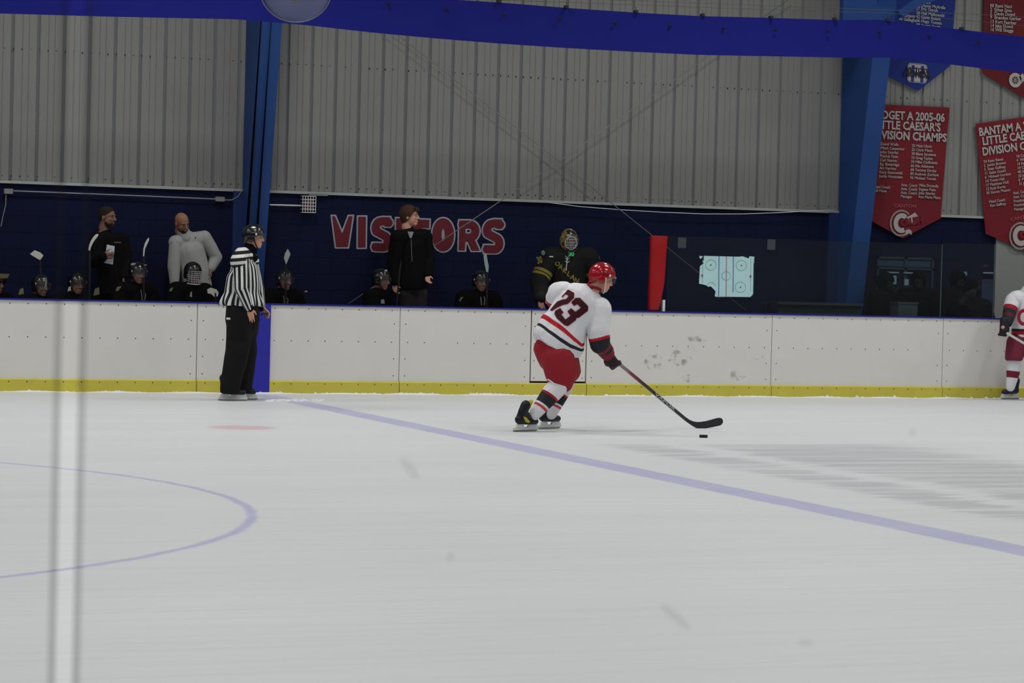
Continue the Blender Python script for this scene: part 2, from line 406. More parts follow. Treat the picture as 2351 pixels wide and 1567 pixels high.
# ---- crossed brace rods
def rod(p, r, lab, name='brace_rod', mt=steel_grey, cat='brace', group=None):
    q = Soup(); q.tube(p, r); return tag(obj(name, q, mt, None, True), lab, cat, group)
BR = WY-.12
rod([P(1820, -8, BR-.02), P(1284, 370, BR-.02), P(800, 697, BR-.02)], .006, 'thin steel brace rod rising to the right across the siding')
rod([P(890, 62, BR+.02), P(1284, 370, BR+.02), P(1712, 712, BR+.02)], .006, 'thin steel brace rod falling to the right across the siding')
cab = [P(x, y, WY-.09) for x, y in ((1255, 464), (1330, 474), (1420, 481), (1520, 487), (1620, 491), (1700, 491), (1790, 488), (1860, 484), (1915, 482))]
rod(cab, .005, 'white cable sagging under the siding edge', 'hanging_cable', white_plastic, 'cable')

# ---- conduit run on the left
r = empty('conduit_run', P(262, 447, WY-.03), 'grey electrical conduit with two boxes above the left bench', 'conduit')
def bx(name, px, py, w, h, d, Y, mt, parent):
    p = P(px, py, Y); q = Soup(); q.box(p[0]-w/2, p[0]+w/2, Y-d, Y, p[2]-h/2, p[2]+h/2); return obj(name, q, mt, parent)
q = Soup(); q.tube([P(30, 438, WY-.05), P(260, 447, WY-.05), P(500, 457, WY-.05)], .009); obj('pipe', q, steel_grey, r)
bx('junction_box', 18, 439, .10, .06, .06, WY-.01, steel_grey, r); bx('junction_box', 503, 457, .11, .055, .06, WY-.01, steel_grey, r)
q = Soup(); q.tube([P(514, 459, WY-.05), P(532, 459, WY-.06), P(546, 452, WY-.07), P(555, 438, WY-.08), P(557, 300, WY-.08), P(559, 250, WY-.08)], .007); obj('cable', q, steel_grey, r)
q = Soup(); q.tube([P(14, 446, WY-.05), P(13, 470, WY-.05), P(7, 495, WY-.05), P(2, 520, WY-.05)], .006); obj('cable', q, steel_grey, r)
# ---- caged fixture
r = empty('caged_horn', P(710, 470, WY-.05), 'small white wire cage guarding a fixture beside the blue column', 'fixture')
c0 = P(710, 469, WY-.12); q = Soup(); w_, h_ = .165, .20
for i in range(6):
    t = -w_/2+w_*i/5; q.tube([c0+(t, 0, -h_/2), c0+(t, 0, h_/2)], .0045, 5); 
    q.tube([c0+(-w_/2, 0, -h_/2+h_*i/5), c0+(w_/2, 0, -h_/2+h_*i/5)], .0045, 5)
    for sx in (-w_/2, w_/2): q.tube([c0+(sx, 0, -h_/2+h_*i/5), c0+(sx, .10, -h_/2+h_*i/5)], .0045, 5)
obj('wire_guard', q, white_plastic, r)
q = Soup(); q.box(c0[0]-.06, c0[0]+.06, c0[1]+.02, WY, c0[2]-.075, c0[2]+.075); obj('horn_body', q, mat('horn_maroon', (96, 66, 78), .6), r)
q = Soup(); a_ = P(619, 470, WY-.05); q.tube([a_, P(694, 472, WY-.05)], .010); obj('pipe', q, white_plastic, r)
q = Soup(); a_ = P(728, 447, WY); q.box(a_[0]-.12, a_[0]+.12, WY-.06, WY-.02, a_[2]-.012, a_[2]+.012); obj('bracket', q, steel_grey, r)

# ---- VISITORS lettering painted on the wall
mar = mat('maroon_paint', (96, 26, 38), .6, vary=.06); lw = mat('letter_white', (148, 152, 160), .6)
r = empty('wall_lettering', P(955, 540, WY), 'large maroon VISITORS lettering with white outline on dark blue wall', 'lettering')
def arc(cx, cy, rx, ry, a0, a1, n=12): return [(cx+rx*math.cos(math.radians(a0+(a1-a0)*i/n)), cy+ry*math.sin(math.radians(a0+(a1-a0)*i/n))) for i in range(n+1)]
def sd_poly(pts):
    def f(Xg, Yg):
        A = sum(pts[i][0]*pts[(i+1) % len(pts)][1]-pts[(i+1) % len(pts)][0]*pts[i][1] for i in range(len(pts))); sg = 1 if A > 0 else -1
        v = np.full(Xg.shape, -1e9)
        for i in range(len(pts)):
            (x0, y0), (x1, y1) = pts[i], pts[(i+1) % len(pts)]; L = math.hypot(x1-x0, y1-y0)
            v = np.maximum(v, sg*((Xg-x0)*(y1-y0)-(Yg-y0)*(x1-x0))/L)
        return v
    return f
def sd_stroke(pts, w):
    def f(Xg, Yg):
        v = np.full(Xg.shape, 1e9)
        for (x0, y0), (x1, y1) in zip(pts[:-1], pts[1:]):
            dx, dy = x1-x0, y1-y0; t = np.clip(((Xg-x0)*dx+(Yg-y0)*dy)/(dx*dx+dy*dy), 0, 1)
            v = np.minimum(v, np.hypot(Xg-x0-t*dx, Yg-y0-t*dy))
        return v-w/2
    return f
def cut_shape(fs, off, x0, x1, y0, y1, step):
    """clean flat outline of the union of shapes grown by off: (verts2d, faces)"""
    xs = np.arange(x0, x1, step); ys = np.arange(y0, y1, step); Xg, Yg = np.meshgrid(xs, ys, indexing='ij')
    v = np.full(Xg.shape, 1e9)
    for f in fs: v = np.minimum(v, f(Xg, Yg))
    v = v-off; idx = {}; VV = []; FF = []
    def vid(p):
        k = (round(p[0], 6), round(p[1], 6))
        if k not in idx: idx[k] = len(VV); VV.append(k)
        return idx[k]
    for i in range(len(xs)-1):
        for j in range(len(ys)-1):
            c = [(xs[i], ys[j], v[i, j]), (xs[i+1], ys[j], v[i+1, j]), (xs[i+1], ys[j+1], v[i+1, j+1]), (xs[i], ys[j+1], v[i, j+1])]
            if all(q_[2] >= 0 for q_ in c): continue
            o_ = []
            for a, b2 in zip(c, c[1:]+c[:1]):
                if a[2] < 0: o_.append(vid(a))
                if (a[2] < 0) != (b2[2] < 0):
                    t = a[2]/(a[2]-b2[2]); o_.append(vid((a[0]+t*(b2[0]-a[0]), a[1]+t*(b2[1]-a[1]))))
            o_ = [k for n_, k in enumerate(o_) if k != o_[n_-1]]
            if len(o_) > 2: FF.append(tuple(o_))
    return VV, FF
def sd_any(pts):
    def f(Xg, Yg):
        v = np.full(Xg.shape, 1e9); ins = np.zeros(Xg.shape, bool)
        for (x0, y0), (x1, y1) in zip(pts, pts[1:]+pts[:1]):
            dx, dy = x1-x0, y1-y0; t = np.clip(((Xg-x0)*dx+(Yg-y0)*dy)/(dx*dx+dy*dy), 0, 1); v = np.minimum(v, np.hypot(Xg-x0-t*dx, Yg-y0-t*dy))
            if y0 != y1: c = (y0 > Yg) != (y1 > Yg); ins ^= c & (Xg < dx*(Yg-y0)/dy+x0)
        return np.where(ins, -v, v)
    return f
def circle_el(cx, cy, rx, ry, w): return sd_stroke(arc(cx, cy, rx, ry, 0, 360, 32), w)
S1 = lambda dx, dy: [sd_stroke([(930+dx, 310+dy)]+[(895+dx, 300+dy)]+arc(878+dx, 345+dy, 32, 42, -90, -210, 6)+arc(895+dx, 430+dy, 30, 38, -80, 90, 8)+[(845+dx, 466+dy)], 52), sd_poly([(905+dx, 275+dy), (940+dx, 275+dy), (940+dx, 335+dy), (905+dx, 335+dy)]), sd_poly([(826+dx, 440+dy), (860+dx, 440+dy), (860+dx, 488+dy), (826+dx, 488+dy)])]
shapes = [('V', [sd_poly([(566, 268), (612, 268), (640, 400), (668, 467), (592, 467)]), sd_poly([(655, 268), (699, 268), (668, 467), (600, 467), (632, 380)])]),
          ('I', [sd_poly([(734, 272), (784, 272), (781, 470), (732, 470)])]), ('S', S1(0, 0)),
          ('I', [sd_poly([(978, 282), (1022, 282), (1020, 482), (976, 482)])]),
          ('T', [sd_poly([(1050, 288), (1192, 292), (1190, 345), (1050, 342)]), sd_poly([(1098, 290), (1146, 290), (1143, 484), (1095, 484)])]),
          ('O', [circle_el(1280, 388, 40, 76, 60)]),
          ('R', [sd_poly([(1384, 296), (1425, 296), (1420, 488), (1380, 488)]), sd_stroke([(1405, 322), (1445, 322)]+arc(1450, 364, 38, 42, -90, 90, 8)+[(1410, 406)], 52), sd_poly([(1425, 400), (1475, 400), (1515, 490), (1462, 490)])]),
          ('S', S1(716, 14))]
for ch, fs in shapes:
    for off, mt, yy, nm in ((9.5, lw, .003, 'letter'), (0, mar, .006, 'letter_face')):
        VV, FF = cut_shape(fs, off, 545, 1690, 250, 520, 5)
        q = Soup(); q.add([P(560+x/2.798, 400+y/2.798, WY-yy) for x, y in VV], [f[::-1] for f in FF])
        if nm == 'letter': lo = obj(nm, q, mt, r)
        else: obj(nm, q, mt, lo)

# ================================================================== rink boards
BH = 1.043
_q = Soup(); _q.ell((0, 0, 0), (.007, 0, 0), (0, .003, 0), (0, 0, .007), 8, 4); SCREW = _q.mesh('screw', screw_dark)
def screw(x, y, z, parent):
    o = link('screw', SCREW, parent); o.location = (x, y, z)
def board(x0, x1, lab, kick=(None, None), z0=0., seam=True):
    g = .004
    r = empty('board_panel', (x0, 27.9, 0), lab, 'rink board', 'white rink board panels')
    q = Soup(); q.box(x0+g, x1-g, 27.9, 27.93, z0 if z0 else 0, BH-.018); obj('facing', q, white_board, r)
    q = Soup(); q.box(x0, x1, 27.93, 28.04, 0, BH-.02); obj('backing', q, steel_grey, r)
    q = Soup(); q.box(x0, x1, 27.885, 28.05, BH-.018, BH); obj('cap_rail', q, cap_blue, r)
    k0, k1 = kick[0] or x0, kick[1] or x1
    q = Soup(); q.prism([(k0+g, 27.9, 0), (k0+g, 27.872, 0), (k0+g, 27.872, .138), (k0+g, 27.887, .15), (k0+g, 27.9, .15)], (k1-k0-2*g, 0, 0)); obj('kick_plate', q, kick_yellow, r)
    n = max(2, round((x1-x0)/.2)); rs = random.Random(int(x0*10))
    def sc(x, z, y=27.9): screw(x, y, z, r)
    for i in range(n):
        x = x0+.1+(x1-x0-.2)*i/max(1, n-1); sc(x, BH-.055)
        if rs.random() < .93: sc(x, .615)
        sc(x, .115, 27.872)
    for x in (x0+.07, x1-.07):
        for z in (.22, .42, .83): sc(x, z)
    return r
XD0, XD1 = 10.643, 11.372
sx = [6.549+2.4384*i for i in range(-3, 8)]
words = {-1: 'left of the referee, behind the seated bench players', 0: 'crossed by the solid blue line stripe behind the referee', 1: 'between the blue stripe panel and the bench gate', 2: 'right of the bench gate with scuff marks', 3: 'right of the scuffed panel, under the torn rink diagram', 4: 'running out of the frame behind the right skater'}
for i, x0 in enumerate(sx[:-1]):
    k = i-3; lab = 'white rink board panel '+words.get(k, 'outside the main view, number %d' % k)
    if k == -1: lab = 'white rink board panel at the far left, below the bench'
    if k == 1: board(x0, XD0, lab, (x0, XD1))
    elif k == 2: board(XD1, x0+2.4384, lab, (XD1, x0+2.4384))
    else:
        r = board(x0, x0+2.4384, lab)
        if k == 0:
            q = Soup(); q.box(XL-.152, XL+.152, 27.866, 27.90, 0, BH-.017); o = obj('line_stripe', q, stripe_blue, r); o['label'] = 'solid blue stripe'
# gate
r = empty('bench_gate', (XD0, 27.9, 0), 'white bench gate outlined by dark gaps behind the skater', 'gate')
q = Soup(); q.box(XD0+.012, XD1-.012, 27.9, 27.93, .172, BH-.018); obj('facing', q, white_board, r)
q = Soup(); q.box(XD0, XD1, 27.931, 28.04, .152, BH-.02); obj('backing', q, mat('gate_shadow_gap', (50, 52, 56), .7), r)
q = Soup(); q.box(XD0, XD1, 27.885, 28.05, BH-.018, BH); obj('cap_rail', q, cap_blue, r)
for x in (XD0+.05, XD1-.05):
    for z in (.21, .42, .62, .83, .98): screw(x, 27.9, z, r)
# puck scuffs on the panel right of the gate
sm = bpy.data.materials.new('scuff'); sm.use_nodes = True; nt = sm.node_tree; b = nt.nodes['Principled BSDF']; b.inputs['Base Color'].default_value = (*srgb((120, 118, 112)), 1); b.inputs['Roughness'].default_value = .6
tc = nt.nodes.new('ShaderNodeTexCoord'); n = nt.nodes.new('ShaderNodeTexNoise'); n.inputs['Scale'].default_value = 14; n.inputs['Detail'].default_value = 5
mr = nt.nodes.new('ShaderNodeMapRange'); mr.inputs[1].default_value = .46; mr.inputs[2].default_value = .68; mr.inputs[4].default_value = .38
nt.links.new(tc.outputs['Object'], n.inputs[0]); nt.links.new(n.outputs['Fac'], mr.inputs[0]); nt.links.new(mr.outputs[0], b.inputs['Alpha'])
for lx_, ly_, w, h in ((1500, 833, .13, .13), (1560, 822, .16, .10), (1690, 860, .14, .07), (1585, 868, .12, .05), (1600, 778, .14, .04), (1740, 818, .10, .04)):
    p = P(lx_, ly_, 27.9)
    q = Soup(); rs = random.Random(lx_); D = [(p[0]+w*math.cos(t)*rs.uniform(.7, 1.1), 27.8985, p[2]+h*math.sin(t)*rs.uniform(.7, 1.1)) for t in [2*math.pi*i/22 for i in range(22)]]
    q.add(D, [tuple(range(22))]); tag(obj('puck_scuff', q, sm), 'grey puck scuff mark on the white boards right of the gate', 'mark', 'puck scuffs on the boards')
# snow along the kick plate
q = Soup(); rs = random.Random(5); n = 900; V = []; Fc = []
for i in range(n+1):
    x = 2+18*i/n; h = .010+.006*math.sin(x*7)+.012*max(0, rs.gauss(0, 1))*(1 if rs.random() < .3 else .2)
    if abs(x-9.0) < .5: h += .012*rs.random()
    if abs(x-10.2) < .3: h += .012*rs.random()
    w = .05+.03*rs.random()
    V += [(x, 27.872, 0), (x, 27.868, h), (x, 27.872-w*.5, h*.8), (x, 27.872-w, .0)]
for i in range(n):
    for j in range(3): Fc.append((4*i+j, 4*i+j+1, 4*i+5+j, 4*i+4+j))
q.add(V, Fc); o = tag(obj('snow_ridge', q, mat('snow', (226, 228, 232), .8, bump=.5, bscale=60)), 'thin ridge of scraped snow along the yellow kick plate', 'snow'); o['kind'] = 'stuff'
q = Soup(); rs = random.Random(8)
for i in range(60):
    p = G(610+rs.random()*130, 917+rs.random()*4); rr = rs.uniform(.006, .016); q.ell(p, (rr*2.5, 0, 0), (0, rr*2, 0), (0, 0, rr*.8), 6, 4)
o = tag(obj('loose_snow', q, MATS['snow']), 'small crumbs of scraped snow on the ice right of the referee', 'snow'); o['kind'] = 'stuff'

# ================================================================== shielding glass, red pad, rink diagram
GY = 27.98
g0, g1, g2 = [float(P(x, 640, GY)[0]) for x in (1531, 2162, 2283)]
shield = glass_mat('shield_glass', .88, .006, .03, (.93, 1, .97))
for a_, b_, lab in ((g0, g1, 'clear shield glass pane between the red pad and the seam'), (g1, g2, 'narrow clear shield glass pane at the right end of the blue wall')):
    q = Soup(); q.box(a_+.004, b_-.004, GY, GY+.012, BH, 1.975+.02*(a_-g0)/4); pn = tag(obj('shield_glass', q, shield), lab, 'glass')
    q = Soup(); q.box(b_-.010, b_-.001, GY-.002, GY+.014, BH, 1.975+.02*(a_-g0)/4); obj('edge_seal', q, mat('glass_edge', (70, 88, 84), .3), pn)
for x_, y_ in ((1565, 557), (1770, 561)):
    p = P(x_, y_, GY); q = Soup(); q.box(p[0]-.055, p[0]+.055, GY-.012, GY-.001, p[2]-.065, p[2]+.065)
    tag(obj('glass_clip', q, mat('clip_grey', (64, 68, 74), .6)), 'dull grey square plate on the shield glass, '+('left of the rink diagram' if x_ < 1600 else 'right above the rink diagram'), 'plate')
# red pad
red_vinyl = mat('red_vinyl', (152, 20, 26), .38, bump=.15, bscale=6)
r = empty('corner_pad', P(1508, 712, 27.95), 'tall red padded post at the end of the shield glass', 'pad')
q = Soup()
for t0, t1 in ((0, 1),):
    rows = [((1488, 1511), 712), ((1489, 1519), 680), ((1490, 1525), 650), ((1492, 1529), 590), ((1493.5, 1533), 541)]
    prev = None; V = []; Fc = []; n = 20
    for (xa, xb), y in rows:
        A_, B_ = P(xa, y, 27.95), P(xb, y, 27.95); c = (A_+B_)/2; c[2] = max(c[2], BH+.001) if y == 712 else c[2]; w = (B_[0]-A_[0])/2
        for j in range(n):
            t = 2*math.pi*j/n; V.append((c[0]+w*math.copysign(abs(math.cos(t))**.7, math.cos(t)), 27.955+.055*math.copysign(abs(math.sin(t))**.7, math.sin(t)), c[2]))
    for i in range(len(rows)-1):
        for j in range(n): Fc.append((i*n+j, i*n+(j+1) % n, (i+1)*n+(j+1) % n, (i+1)*n+j))
    Fc += [tuple(range(n))[::-1], tuple(range((len(rows)-1)*n, len(rows)*n))]; q.add(V, Fc)
o = obj('padding', q, red_vinyl, r, True); bv = o.modifiers.new('b', 'BEVEL'); bv.width = .008; bv.segments = 2; bv.limit_method = 'ANGLE'
q = Soup(); p = P(1521, 680, 27.99); q.box(p[0]-.02, p[0]+.012, 27.93, 28.0, BH, BH+.14); obj('post', q, white_plastic, r)
# rink diagram, torn
r = empty('rink_diagram', P(1668, 634, GY-.004), 'torn pale cyan rink diagram sheet stuck on the shield glass', 'sheet')
cy = mat('sheet_cyan', (176, 214, 216), .5, vary=.08, bscale=8); YD = GY-.006
out = [(1605, 651), (1612, 652), (1622, 655), (1626, 658), (1632, 657), (1635, 660), (1640, 665), (1643, 669), (1641, 679), (1644, 682), (1722, 682), (1728, 676), (1729, 672), (1730, 604), (1731, 603), (1732, 589), (1721, 588), (1719, 593), (1705, 588), (1695, 589), (1616, 587), (1616, 596), (1613, 600), (1616, 604), (1613, 606), (1607, 611)]
q = Soup(); q.prism([P(x, y, YD) for x, y in out], (0, .003, 0)); so = obj('sheet', q, cy, r); q = Soup(); q.prism([P(x, y, YD) for x, y in ((1606, 587), (1614, 588), (1609, 594), (1606, 592))], (0, .003, 0)); obj('torn_corner', q, cy, r)
def strokes(name, lst, rgb, w=.004):
    q = Soup()
    for pl in lst: q.tube([P(x, y, YD-.001) for x, y in pl], w/2, 4)
    obj(name, q, mat('ink_%d_%d_%d' % rgb, rgb, .6), r)
def circ(cx, cy_, rr, n=20): return [(cx+rr*math.cos(2*math.pi*i/n), cy_+rr*math.sin(2*math.pi*i/n)) for i in range(n+1)]
strokes('blue_lines', [[(1651, 588), (1650, 679)], [(1684, 588), (1683, 670)]], (60, 96, 150), .010)
strokes('red_lines', [[(1668, 588), (1667, 680)]], (170, 70, 76), .009)
strokes('faceoff_circles', [circ(1632, 608, 12), circ(1702, 609, 12), circ(1667, 633, 10), circ(1700, 659, 12), arc(1633, 658, 10, 10, 200, 350), [(1613, 592), (1613, 648)], [(1724, 592), (1723, 668)]], (96, 120, 124), .004)
strokes('border', [[(1642, 681), (1722, 682), (1729, 678), (1731, 670), (1732, 592)]], (40, 60, 72), .006)
strokes('goal_marks', [[(1612, 630), (1612, 634)], [(1723, 632), (1723, 636)]], (190, 60, 56), .026)
q = Soup()
for x, y in ((1632, 608), (1702, 609), (1700, 659)): p = P(x, y, YD-.002); q.ell(p, (.009, 0, 0), (0, .002, 0), (0, 0, .009), 8, 4)
obj('dots', q, screw_dark, r)

# ---- box behind the shield glass: counter, bins, frame added for a reflection
dkg = mat('counter_grey', (62, 66, 76), .6)
a_, b_ = P(1768, 692, 28.7), P(1962, 700, 28.7)
r = empty('scorer_counter', ((a_[0]+b_[0])/2, 28.8, 0), 'grey scorer counter behind the shield glass', 'counter')
q = Soup(); q.box(a_[0], b_[0], 28.45, 28.95, a_[2]-.03, a_[2]); obj('counter_top', q, dkg, r)
q = Soup(); q.box(a_[0]+.02, b_[0]-.02, 28.5, 28.54, .05, a_[2]-.03); obj('front_panel', q, dkg, r)
for x_ in (a_[0]+.05, b_[0]-.05):
    q = Soup(); q.box(x_-.025, x_+.025, 28.85, 28.9, 0, a_[2]-.03); obj('leg', q, dkg, r)
p = P(2085, 697, 28.12); q = Soup(); q.box(p[0]-.14, p[0]+.14, 28.12, 28.34, .0, p[2]); o = tag(obj('storage_box', q, mat('box_grey', (70, 74, 82), .6)), 'grey box standing between the dark figures behind the glass', 'box')
q = Soup(); q.box(p[0]-.15, p[0]+.15, 28.11, 28.35, p[2], p[2]+.02); obj('lid', q, MATS['box_grey'], o)
# solid window frame added for the rectangle reflected in the shield glass
r = struct(bpy.data.objects.new('reflected_window', None), 'dim window frame added for a reflection in the shield glass'); C.objects.link(r); wp = P(2080, 640, WY); r.location = wp
wa, wb = P(2012, 588, WY), P(2142, 600, WY); fr = mat('frame_blue_grey', (46, 56, 78), .5)
zt, zb = wa[2], P(2080, 700, WY)[2]
for nm, bxs in (('reflected_frame', [(wa[0], wb[0], zt-.03, zt), (wa[0], wa[0]+.03, zb, zt), (wb[0]-.03, wb[0], zb, zt), (wa[0], wb[0], zt-.17, zt-.14), ((wa[0]+wb[0])/2-.02, (wa[0]+wb[0])/2+.02, zb, zt)]),):
    q = Soup()
    for x0, x1, z0, z1 in bxs: q.box(x0, x1, WY-.03, WY+.01, z0, z1)
    struct(obj(nm, q, fr, r))
q = Soup(); q.box(wa[0], wb[0], WY-.008, WY-.002, zb, zt); struct(obj('reflected_pane', q, mat('dark_pane', (24, 34, 52), .15), r))
q = Soup(); q.box(wa[0]+.04, wb[0]-.04, WY-.014, WY-.009, zt-.13, zt-.04); struct(obj('reflected_header', q, mat('header_pane', (52, 64, 86), .4), r))
pw = mat('reflection_pale', (128, 146, 166), .6)  # pale strips added for bright bits reflected in the shield glass
for k, (x0, x1, y0, y1) in enumerate(((2036, 2064, 623, 627), (2075, 2101, 624, 628), (2201, 2220, 623, 632), (2258, 2282, 624, 628), (2051, 2058, 632, 652), (2077, 2086, 640, 655))):
    p0, p1 = P(x0, y0, WY-.05), P(x1, y1, WY-.05); q = Soup(); q.box(p0[0], p1[0], WY-.05, WY-.035, p1[2], p0[2])
    tag(obj('reflected_strip', q, pw), ['long pale strip added for a reflection, left of the frame bar', 'pale strip added for a reflection, right of the frame bar', 'bright pale strip added for a reflection beyond the glass seam', 'faint pale strip added for a reflection at the right end of the blue wall', 'narrow pale strip added for a reflection, under the left one', 'narrow pale strip added for a reflection, under the right one'][k], 'reflection')
p0, p1 = P(2256, 640, WY-.04), P(2282, 700, WY-.04); q = Soup(); q.box(p0[0], p1[0], WY-.03, WY-.005, p1[2], p0[2]); tag(obj('wall_panel', q, mat('panel_blue', (40, 54, 84), .5)), 'dull blue panel on the wall end behind the narrow glass', 'panel')

# ================================================================== blue overhead band + dish + wires
top_e = [(-60, -60), (250, -48), (620, -28), (800, -16), (960, -6), (1150, 6), (1300, 18), (1460, 29), (1610, 37), (1770, 41), (1920, 46), (2040, 48), (2120, 58), (2200, 67), (2300, 79), (2400, 90)]
bot_e = [(-60, 29), (250, 38), (540, 44), (700, 57), (850, 74), (1000, 88), (1150, 100), (1300, 110), (1460, 119), (1610, 126), (1770, 129), (1930, 132), (2050, 132), (2150, 144), (2250, 156), (2400, 174)]
BY = 27.0
def curve_at(e, x): return float(np.interp(x, [a[0] for a in e], [a[1] for a in e]))
r = empty('blue_band', P(1175, 70, BY), 'long dark blue vinyl band with eyelets sagging across the top', 'band')
xs = np.linspace(-60, 2400, 90); q = Soup(); V = []; Fc = []
for i, x in enumerate(xs):
    for t in np.linspace(0, 1, 5):
        y = curve_at(top_e, x)*(1-t)+curve_at(bot_e, x)*t
        p = P(x, y, BY+.012*math.sin(x*.011)+.01*math.sin(t*3)); V.append(p)
n = len(V)
for i in range(len(xs)-1):
    for j in range(4): k = i*5+j; Fc.append((k, k+1, k+6, k+5))
q.add(V, Fc); q.add([np.asarray(v)+(0, .01, 0) for v in V], [f[::-1] for f in Fc])
def vinyl(o): return o
obj('vinyl_strip', q, mat('band_blue', (24, 28, 112), .7, vary=.08, bscale=3, spec=.08), r, True)
for x, y in ((892, 10), (1026, 22), (1157, 34), (1285, 43), (1412, 53), (1538, 60), (1661, 65), (1780, 69), (1900, 72), (2019, 74), (2133, 83), (2247, 97)):
    p = P(x, y, BY-.02); q = Soup(); q.ell(p, (.021, 0, 0), (0, .004, 0), (0, 0, .021), 12, 6); obj('eyelet', q, mat('eyelet_black', (6, 6, 14), .5), r)
for x, y in ((1145, 4), (1300, 16), (1460, 27), (1613, 35), (1770, 40), (1917, 44), (2038, 46), (2208, 66)):
    p = P(x, y, BY-.005); q = Soup(); q.box(p[0]-.02, p[0]+.02, BY-.03, BY+.03, p[2]-.012, p[2]+.018); q.tube([p, p+(0, 0, .06)], .003, 5); obj('clip', q, mat('clip_dark', (38, 40, 44), .5), r)
for lst, lab in ((((950, -6), (1300, 5), (1700, 20), (2040, 30), (2380, 62)), 'thin support wire running just above the blue band'), (((1200, -8), (1500, 3), (1800, 14), (2100, 26), (2380, 40)), 'upper thin support wire above the blue band')):
    rod([P(x, y, BY+.02) for x, y in lst], .0028, lab, 'support_wire', mat('wire_dull', (74, 82, 74), .6), 'wire')
# blue strut at upper right
q = Soup(); q.prism([P(2075, 40, 28.2), P(2110, 14, 28.2), P(2150, 0, 28.2), P(2150, -14, 28.2), P(2100, -2, 28.2), P(2062, 26, 28.2)], (0, .1, 0)); tag(obj('roof_brace', q, column_blue), 'short blue roof brace above the band near the right column', 'brace')
q = Soup(); a_ = P(1937, -20, 28.6); b_ = P(2042, 60, 28.6); q.prism([(a_[0], 28.6, 5.6), (a_[0], 28.6, P(1937, 46, 28.6)[2]), (b_[0], 28.6, P(2042, 46, 28.6)[2]), (P(2052, 0, 28.6)[0], 28.6, 5.0), (P(2052, 0, 28.6)[0], 28.6, 5.6)], (0, .1, 0)); tag(obj('roof_haunch', q, mat('column_blue', (0, 0, 0))), 'blue steel haunch plate at the top of the right column', 'steel')
# clear dish
r = empty('lamp_dome', P(679, -20, 25.), 'round clear dish with metallic sheen hanging at the top edge', 'lamp')
dc = P(679, -27, 25.); dr = .375; q = Soup(); V = []; Fc = []
vdir = nrm(dc-np.array([0, 0, CAM_H])); ax = nrm(-vdir*.9+np.array([0, 0, -.35])); ua = nrm(np.cross(ax, (0, 0, 1))); va = np.cross(ua, ax)
n_, k_ = 36, 9
for i in range(k_+1):
    ph = math.pi/2*i/k_*.94
    for j in range(n_):
        t = 2*math.pi*j/n_; V.append(dc+ax*(dr*.45*math.cos(ph))+dr*math.sin(ph)*(ua*math.cos(t)+va*math.sin(t)))
for i in range(k_):
    for j in range(n_): Fc.append((i*n_+j, i*n_+(j+1) % n_, (i+1)*n_+(j+1) % n_, (i+1)*n_+j))
q.add(V, Fc)
dm = bpy.data.materials.new('dish_clear'); dm.use_nodes = True; b = dm.node_tree.nodes['Principled BSDF']; b.inputs['Base Color'].default_value = (*srgb((120, 124, 130)), 1); b.inputs['Metallic'].default_value = .75; b.inputs['Roughness'].default_value = .28; b.inputs['Alpha'].default_value = .55
obj('dish', q, dm, r, True)
q = Soup(); q.tube([dc+dr*(ua*math.cos(t)+va*math.sin(t)) for t in np.linspace(0, 2*math.pi, 40)], .007, 6); obj('rim', q, steel_grey, r, True)
q = Soup(); q.cap(dc+va*(-.10), .06, dc+va*.15, .05); obj('socket', q, mat('socket_brown', (44, 38, 34), .6), r, True)
q = Soup(); q.tube([dc+(0, 0, .1), dc+(0, 0, 1.4)], .012, 6); obj('stem', q, steel_grey, r)

# ================================================================== banners
ban_w = mat('banner_white', (168, 166, 163), .7)
def banner(lab, tl, tr, br_, tip, bl_, Y, rgb, texts, extra=None):
    A = [P(x, y, Y) for x, y in (tl, tr, br_, tip, bl_)]
    r = empty('hanging_banner', (A[0]+A[1])/2, lab, 'banner', 'champion banners on the wall')
    q = Soup(); V = []; nx, nz = 12, 16
    TL, TR, BR_, TP, BL = A
    for i in range(nx+1):
        s_ = i/nx; top = TL*(1-s_)+TR*s_; low = (BL*(1-2*s_)+TP*2*s_) if s_ <= .5 else (TP*(2-2*s_)+BR_*(2*s_-1))
        for j in range(nz+1):
            t = j/nz; p = top*(1-t)+low*t; p[1] = Y+.006*math.sin(s_*9)*t; V.append(p)
    Fc = [(i*(nz+1)+j, i*(nz+1)+j+1, (i+1)*(nz+1)+j+1, (i+1)*(nz+1)+j) for i in range(nx) for j in range(nz)]
    q.add(V, Fc); q.add([np.asarray(v)+(0, .006, 0) for v in V], [f[::-1] for f in Fc])
    obj('cloth', q, mat('banner_%d%d%d' % rgb, rgb, .75, bump=.2, bscale=5), r, True)
    right = nrm(TR-TL); up = nrm((TL+TR)/2-TP)
    mes = {}
    for (s, px, py, h, bold, al, sxx) in texts:
        me = text2d(s, h, bold*h, al, .0015, sxx); org = P(px, py, Y-.012)
        rt = nrm(P(px+20, py+(tr[1]-tl[1])/(tr[0]-tl[0])*20, Y-.012)-org); u_ = nrm(up-rt*np.dot(up, rt)); nn = np.cross(rt, u_)
        Vv = co(me); setco(me, org+Vv[:, :1]*rt+Vv[:, 1:2]*u_+Vv[:, 2:3]*nn)
        mes.setdefault('title' if h > .1 else 'names', []).append(me)
    for k, l in mes.items():
        m_ = join_me(l, k); m_.materials.clear(); m_.materials.append(ban_w); link(k, m_, r)
    if extra: extra(r, right, up, Y)
    return r
